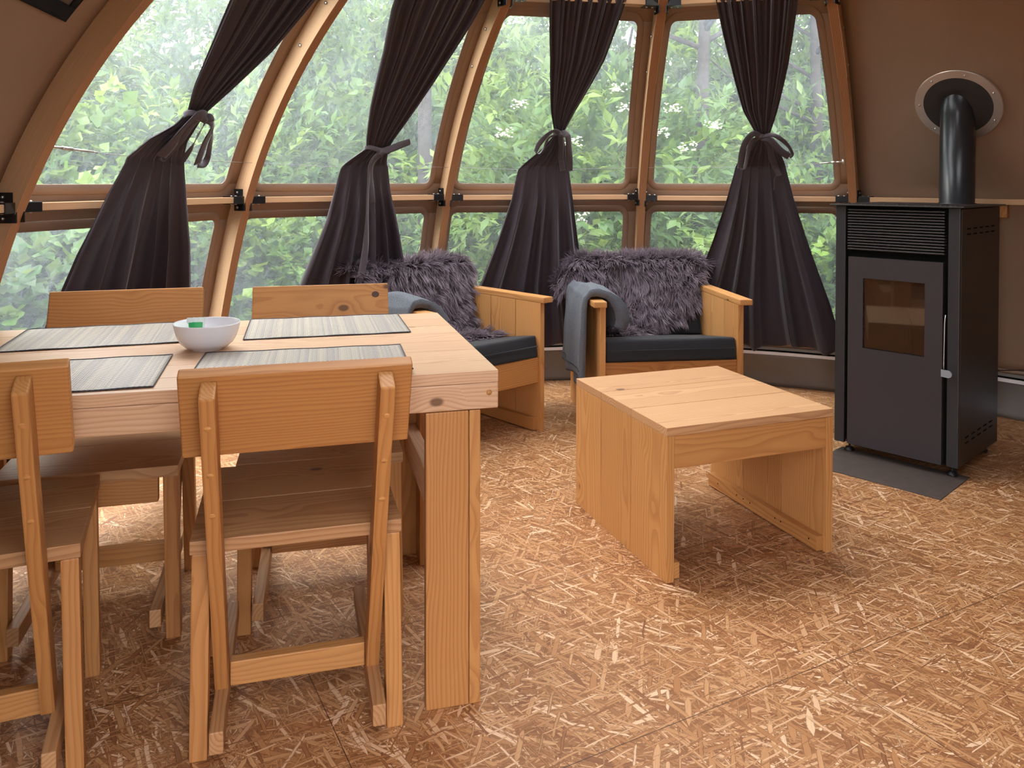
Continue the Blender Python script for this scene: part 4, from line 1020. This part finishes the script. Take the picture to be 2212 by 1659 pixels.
# ------------------------------------------------------------------ stove
t = empty('pellet_stove', (1.79, 3.22, 0), -.8066, 'tall anthracite pellet stove with a round pipe on top', 'stove')
SWd, SDp, ZB, ZTp = .506, .517, .045, 1.093
m = MB()
m.box((-SWd + .044, .022, ZB), (-.044, .05, ZTp), bev=.001)          # recessed black front
m.box((-SWd + .012, .05, ZB), (-.012, SDp - .01, ZTp), bev=.001); m.build('inner_casing', VOID, t)
for x0, x1 in ((-SWd, -SWd + .044), (-.044, 0)): MB().box((x0, 0, ZB), (x1, .022, ZTp), bev=.003).build('front_pillar', STOVE, t)
for x0, x1 in ((-SWd, -SWd + .010), (-.010, 0)):
    sp = MB().box((x0, .0225, ZB), (x1, SDp, ZTp - .004), bev=.002).build('side_panel', STOVE_S, t)
    m = MB(); xx = .0 if x0 > -.1 else -SWd
    for z in (1.005, .982, .150, .128):
        for j in range(5):
            y = .085 + j * .078; m.box((xx - .0012, y, z), (xx + .0012, y + .042, z + .0055), bev=.0005)
    m.build('vent_slot', VOID, sp)
m = MB().box((-SWd, SDp - .010, ZB), (0, SDp, ZTp), bev=.002); m.build('back_panel', STOVE_S, t)
# door with window
d = MB(); gx0, gx1, gz0, gz1 = -.382, -.130, .478, .781; dx0, dx1, dz0, dz1 = -.447, -.061, .047, .871
for lo, hi in (((dx0, -.004, dz0), (dx1, .020, gz0)), ((dx0, -.004, gz1), (dx1, .020, dz1)), ((dx0, -.004, gz0), (gx0, .020, gz1)), ((gx1, -.004, gz0), (dx1, .020, gz1))):
    d.box(lo, hi, bev=0.0)
dr = d.build('door', STOVE_D, t)
m = MB().box((gx0, .006, gz0), (gx1, .010, gz1), bev=.0005); m.build('door_glass', GLASSM, dr)
m = MB()
for lo, hi in (((gx0 - .0005, -.0035, gz0 - .003), (gx1 + .0005, .006, gz0)), ((gx0 - .0005, -.0035, gz1), (gx1 + .0005, .006, gz1 + .003)), ((gx0 - .003, -.0035, gz0), (gx0, .006, gz1)), ((gx1, -.0035, gz0), (gx1 + .003, .006, gz1))): m.box(lo, hi, bev=.0005)
m.build('window_bezel', VOID, dr)
# handle: long thin rod in the gap with a grey tab
m = MB().tube([(-.052, .004, .66), (-.054, .0, .63), (-.056, .0, .46), (-.055, -.002, .44)], .0028, 8)
hd = m.build('door_handle', ALU, dr)
m = MB()
def cap(u):  # rounded tab outline
    pts = [(-.060, .412), (-.034, .410)] + [(-.034 + .0145 * sin(a), .4245 - .0145 * cos(a)) for a in [pi * j / 10 for j in range(1, 10)]] + [(-.034, .439), (-.060, .440)]
    return pts
pts = cap(0); n_ = len(pts); vs = [(x, -.020, z) for x, z in pts] + [(x, -.012, z) for x, z in pts]
m.add(vs, [tuple(range(n_)), tuple(range(2 * n_ - 1, n_ - 1, -1))] + [(i, i + n_, (i + 1) % n_ + n_, (i + 1) % n_) for i in range(n_)]); m.build('handle_tab', GREYH, hd)
# louvres
m = MB()
lv = []
for j in range(15):
    z = .902 + j * .0122; q = MB()
    q.box((-.452, -.004, z), (-.0565, .0215, z + .0068), bev=.003, seg=3)
    q.build('louvre', LOUV, t)
# top grille plate
m = MB().box((-SWd - .022, -.020, ZTp + .0005), (.020, SDp + .020, ZTp + .0075), bev=.003); tp = m.build('top_plate', STOVE_S, t)
m = MB()
for j in range(26):
    x = -SWd + .02 + j * .019
    m.box((x, .02, ZTp + .0072), (x + .009, .30, ZTp + .0095), bev=.0008)
m.build('top_grille', LOUV, tp)
for x, y in ((-SWd + .05, .045), (-.032, .043), (-.045, SDp - .05), (-SWd + .05, SDp - .05)):
    f = MB(); f.lathe([(.0001, 0), (.021, 0), (.022, .004), (.022, .010), (.017, .013), (.017, .018), (.006, .020), (.0045, .022), (.0045, ZB + .003), (.0001, ZB + .003)], 24, M.Translation((x, y, 0)))
    f.build('foot', STEEL_BLK, t)
f = MB(); SM = M.Translation((1.79, 3.22, 0)) @ M.Rotation(-.8066, 4, 'Z')
pl = SM.inverted() @ V((2.003, 3.634, 0))
f.lathe([(.0001, ZTp + .004), (.078, ZTp + .004), (.078, ZTp + .010), (.0715, ZTp + .012), (.0715, 1.50), (.0715, 1.72), (.0001, 1.72)], 48, M.Translation((pl.x, pl.y, 0))); f.build('flue_pipe', PIPE, t)

# collar on the canvas
rc0 = pan(4, .516, 1.491, .089, .09)
e1 = (pan(4, .60, 1.499, .089, 0) - pan(4, .40, 1.499, .089, 0)).normalized(); e2 = (pan(4, .492, 1.56, .089, 0) - pan(4, .492, 1.44, .089, 0)).normalized(); nn_ = e1.cross(e2).normalized()
if nn_.dot(V((CX, CY, 1.2)) - rc0) < 0: nn_ = -nn_
e1 = e2.cross(nn_)
Mr = M(((e1.x, e2.x, nn_.x, rc0.x), (e1.y, e2.y, nn_.y, rc0.y), (e1.z, e2.z, nn_.z, rc0.z), (0, 0, 0, 1)))
t = empty('flue_collar', rc0, 0, 'round steel collar with a black sleeve where the pipe leaves through the canvas', 'collar')
Ml = M.Translation(-rc0) @ Mr
MB().lathe([(.140, .007), (.141, .010), (.176, .010), (.178, .008), (.178, -.004)], 72, Ml).build('steel_ring', STEELR, t).data.shade_flat()
MB().lathe([(.141, .010), (.125, .010), (.10, .016), (.078, .014), (.05, .008), (.0001, .008)], 60, Ml).build('sleeve', RUB, t)
for j in range(7):
    a = j * 2 * pi / 7 + .35
    MB().lathe([(.0001, .0065), (.0035, .0055), (.0052, .002), (.0056, 0), (.0001, 0)], 12, Ml @ M.Translation((.158 * cos(a), .158 * sin(a), .010))).build('screw', ALU, t)

# plate under the stove
o = MB().box((-.50, -.266, 0), (.025, .07, .0035), bev=.001, grain='x').build('floor_plate', SLATE)
o.location = (1.79, 3.22, 0); o.rotation_euler = (0, 0, -.8066); tag(o, 'thin brown slate plate on the floor under the stove front', 'plate')

# cable on the right wall
cp = [V((2.33, 3.86, .30)), V((2.36, 3.90, .285)), V((2.44, 3.90, .285)), V((2.52, 3.86, .30)), V((2.60, 3.80, .345)), V((2.68, 3.72, .42)), V((2.74, 3.62, .50))]
m = MB().tube(cp, .0030, 8); tag(m.build('power_cable', CABLE), 'thin brown cable running to the wall right of the stove', 'cable')
# silver sheet lying against the skirting at the right
m = MB()
def F(u, v):
    a = rad(41 - 22 * u); r = 2.574 - .010 * sin(pi * v) - .02 * max(0, .3 - v) + .006 * NZ.noise(V((u * 14, v * 5, 2)))
    h = .012 + (.135 - .05 * abs(sin(u * 5))) * v * min(1, u * 8); return V((CX + r * cos(a), CY + r * sin(a), h * (1 if v > 0 else .2)))
m.grid(F, 50, 10); tag(m.build('groundsheet_edge', SILVER, thick=.001), 'crinkled silver plastic sheet tucked against the skirting right of the stove', 'sheet')

# velcro-framed vent window on the left canvas
t = empty('vent_window', pan(-1, .7, 1.7, .08), 0, 'small film window in a black velcro frame on the upper left canvas', 'window flap')
lp = pan(-1, .7, 1.7, .08)
def vp(s, z, o=.082): return pan(-1, s, z, o) - lp
S0, S1, Z0, Z1 = .40, .812, 1.60, 1.95
m = MB()
for (a0, a1, b0, b1) in ((S0, S1, Z0, Z0 + .035), (S0, S1, Z1 - .035, Z1), (S0, S0 + .045, Z0 + .035, Z1 - .035), (S1 - .045, S1, Z0 + .035, Z1 - .035)):
    m.grid(lambda u, v: vp(lerp(a0, a1, u), lerp(b0, b1, v)), 8, 4)
m.build('velcro_frame', BLKV, t, thick=.003)
m = MB(); m.grid(lambda u, v: vp(lerp(S0 + .04, S1 - .04, u), lerp(Z0 + .03, Z1 - .03, v), .084), 8, 6); m.build('film', DARKMESH, t, thick=.001)

# ------------------------------------------------------------------ outside
m = MB(); n = 60
def F(u, v):
    a = u * 2 * pi; r = 2.55 + 30 * v ** 1.6; x = CX + r * cos(a); y = CY + r * sin(a)
    side = max(0, sin(a - rad(5)) + .15); z = -.12 + .05 * NZ.noise(V((x, y, 0)))
    if r > 5: z += min(3.2, (r - 5) * .42) * min(1, side)
    return V((x, y, z))
m.grid(F, 90, 34); o = m.build('ground', HILLM); tag(o, kind='structure')

def leaf(vs, fs, lv, ex, p, ax, nr, L, W, val, kind):
    sd = ax.cross(nr).normalized(); b = len(vs)
    if kind == 0:      # broad lobed
        vs += [p, p + ax * L * .35 + sd * W * .5 + nr * .08 * L, p + ax * L * .55 + sd * W * .42, p + ax * L, p + ax * L * .55 - sd * W * .42, p + ax * L * .35 - sd * W * .5 + nr * .08 * L, p + ax * L * .5 - nr * .06 * L]
        fs += [(b, b + 6, b + 1), (b + 1, b + 6, b + 2), (b + 2, b + 6, b + 3), (b + 3, b + 6, b + 4), (b + 4, b + 6, b + 5), (b + 5, b + 6, b)]; c = 7
    else:              # narrow pointed
        vs += [p, p + ax * L * .45 + sd * W * .5 + nr * .05 * L, p + ax * L - nr * .10 * L, p + ax * L * .45 - sd * W * .5 + nr * .05 * L, p + ax * L * .5 - nr * .03 * L]
        fs += [(b, b + 4, b + 1), (b + 1, b + 4, b + 2), (b + 2, b + 4, b + 3), (b + 3, b + 4, b)]; c = 5
    lv += [val] * c
def crown(seed, n, rx, rz, L, kind, hole=.5):
    rnd = random.Random(seed); vs = []; fs = []; lv = []
    while n > 0:
        d = V([rnd.gauss(0, 1) for _ in range(3)]).normalized()
        q = NZ.noise(d * 2.3 + V((seed, 0, 0))) * .45 + NZ.noise(d * 6 + V((seed, 3, 0))) * .25
        r = (1 - rnd.random() ** 2 * .55) * (1 + q)
        c = V((d.x * rx * r, d.y * rx * r, d.z * rz * r + rz))
        if c.z < 0: c.z = abs(c.z) * .3
        # a sprig of leaves
        k = rnd.randint(4, 9); tone = min(1, max(0, .5 + .9 * NZ.noise(c * 1.7 + V((0, 0, seed))) + rnd.uniform(-.22, .22)))
        sd = (d + V((0, 0, .3)) + V([rnd.uniform(-.6, .6) for _ in range(3)])).normalized()
        for j in range(k):
            ax = (sd + V([rnd.uniform(-1, 1) for _ in range(3)]) * .8 + V((0, 0, -.25))).normalized()
            nr = (V((0, 0, 1)) + V([rnd.uniform(-.6, .6) for _ in range(3)]) + d * .5).normalized(); nr = (nr - ax * nr.dot(ax)).normalized()
            s = rnd.uniform(.7, 1.25); leaf(vs, fs, lv, None, c + sd * j * L * .25, ax, nr, L * s, L * (.85 if kind == 0 else .42) * s, min(1, max(0, tone + rnd.uniform(-.12, .12))), kind)
            n -= 1
    m = MB(); m.add(vs, fs, ex={'lv': lv}); return m
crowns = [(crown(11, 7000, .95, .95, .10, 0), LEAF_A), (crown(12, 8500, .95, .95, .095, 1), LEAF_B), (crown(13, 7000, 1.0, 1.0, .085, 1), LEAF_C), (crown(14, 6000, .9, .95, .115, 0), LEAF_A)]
proto = []
for i, (c, mt) in enumerate(crowns):
    t = empty('leafy_shrub', (0, 0, -50)); f = c.build('foliage', mt, t); f['kind'] = 'stuff'
    s = MB(); rs = random.Random(i)
    for j in range(5):
        a = rs.uniform(0, 6.28); s.tube([(0, 0, -.1), (.12 * cos(a), .12 * sin(a), .5), (.4 * cos(a), .4 * sin(a), 1.1 + rs.uniform(0, .4))], [.022, .016, .006], 7)
    s.build('stem', BARK, t); proto.append(t)
rnd = random.Random(21)
KL = ['broad-leaved yellow-green shrub outside the windows', 'pointed-leaved green shrub outside the windows', 'dark green shrub outside the windows', 'large-leaved maple shrub close outside the windows']
used = [False] * 4; SEEN = {}
def where(az):
    d = math.degrees(az)
    for lim, nm in ((160, 'beyond the left canvas wall'), (131, 'behind the leftmost window'), (103, 'behind the second window'), (74, 'behind the window between the armchairs'), (46, 'behind the window next to the stove'), (-999, 'beyond the wall with the stove pipe')):
        if d > lim: return nm
def shrub(i, az, r, zb, sc, scz, row):
    if used[i]: t = dup(proto[i])
    else: t = proto[i]; used[i] = True
    t.location = (CX + r * cos(az), CY + r * sin(az), zb); t.scale = (sc, sc, scz or sc); t.rotation_euler = (0, 0, rnd.uniform(0, 6.28))
    kd = ('broad-leaved', 'pointed-leaved', 'dark small-leaved', 'large-leaved')[i]
    lb = '%s shrub, %s, %s' % (kd, row, where(az)); SEEN[lb] = SEEN.get(lb, 0) + 1
    if SEEN[lb] > 1: lb += ', %s' % ('right one', 'far right', 'rightmost')[SEEN[lb] - 2]
    tag(t, lb, 'shrub', '%s shrubs, %s' % (kd, row))
def LO_(d): return 124 < d < 141
for d in range(176, 30, -13):
    a = rad(d + rnd.uniform(-4, 4))
    shrub(rnd.choice((0, 1, 1, 3)), a, rnd.uniform(4.0, 4.4), -.35, rnd.uniform(.62, .80), None, 'low front row')
for d in range(178, 26, -12):
    a = rad(d + rnd.uniform(-4, 4))
    shrub(rnd.choice((0, 1, 3, 1)), a, rnd.uniform(5.1, 5.7), -.2, rnd.uniform(.95, 1.15), 1.15 if not LO_(d) else 1.05, 'middle row')
for d in range(180, 22, -12):
    a = rad(d + rnd.uniform(-3, 3))
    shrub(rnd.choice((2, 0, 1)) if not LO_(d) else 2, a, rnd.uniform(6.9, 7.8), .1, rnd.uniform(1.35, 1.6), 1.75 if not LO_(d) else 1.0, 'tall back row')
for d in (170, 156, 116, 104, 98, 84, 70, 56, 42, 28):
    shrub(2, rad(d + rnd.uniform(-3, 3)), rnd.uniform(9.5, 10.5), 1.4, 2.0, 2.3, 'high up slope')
# trees with visible trunks
def tree(px, dist, h, r0, label, lean=0.0, fol=None):
    X = (px - 1106) / 1743.6 * dist
    t = empty('tree', (X, dist, -.1), 0, label, 'tree', 'tree trunks among the greenery')
    m = MB(); rs = random.Random(int(px)); pts = [(lean * z, .02 * sin(z * 3), z) for z in [h * i / 10 for i in range(11)]]
    m.tube(pts, [r0 * (1 - .5 * i / 10) * (1.25 if i == 0 else 1) for i in range(11)], 14); m.build('trunk', BARK, t)
    for j in range(7):
        z = h * rs.uniform(.35, .95); a = rs.uniform(0, 6.28); L = rs.uniform(.6, 1.2)
        b = MB().tube([(lean * z, 0, z), (lean * z + L * .5 * cos(a), L * .5 * sin(a), z + .25), (lean * z + L * cos(a), L * sin(a), z + .7)], [r0 * .35, r0 * .22, r0 * .08], 8); b.build('branch', BARK, t)
    if fol is not None:
        f = bpy.data.objects.new('foliage', fol.data); COL.objects.link(f); f.parent = t; f.location = (lean * h, 0, h * .62); f.scale = (1.2, 1.2, 1.0); f['kind'] = 'stuff'
fo = kids(proto[2])[0] if kids(proto[2])[0].name.startswith('foliage') else kids(proto[2])[1]
tree(918, 6.1, 4.6, .065, 'pale straight tree trunk seen right of the second curtain', 0, fo)
tree(1500, 6.3, 4.6, .062, 'dark tree trunk with side branches left of the curtain by the stove', .03, fo)
tree(1772, 6.9, 4.6, .055, 'dark tree trunk right of the curtain by the stove', -.02, fo)
# elder blossoms on one elder bush
et = empty('elder_bush', (.6, 6.0, -.2), 0, 'elder bush with flat cream flower heads beyond the middle windows', 'bush')
f = bpy.data.objects.new('foliage', (kids(proto[1])[0] if kids(proto[1])[0].name.startswith('foliage') else kids(proto[1])[1]).data); COL.objects.link(f); f.parent = et; f.scale = (1.3, .7, 1.15); f['kind'] = 'stuff'
for px, py, dd in ((1122, 225, 5.25), (1088, 286, 5.2), (1238, 305, 5.2), (1335, 190, 5.3), (1350, 232, 5.3), (1452, 233, 5.2), (1485, 318, 5.1), (1425, 285, 5.2), (1540, 270, 5.3), (1255, 470, 5.0), (1115, 45, 5.6)):
    x = (px - 1106) / 1743.6 * dd; z = 1.2 + (391 - py) / 1743.6 * dd; rs = random.Random(px); b = MB()
    for j in range(46):
        a = rs.uniform(0, 6.28); r = .055 * sqrt(rs.random()); c = V((r * cos(a) * 1.1, r * sin(a) * .5, r * sin(a) * .55 + .012 * sin(3 * a) + rs.uniform(-.008, .008)))
        b.lathe([(.0001, .005), (.008, .0015), (.0001, -.003)], 5, M.Translation(c + V((x - .6, dd - 6.0, z + .2))) @ M.Rotation(rs.uniform(-.8, .8), 4, 'X'))
    b.build('blossom', PETAL, et)
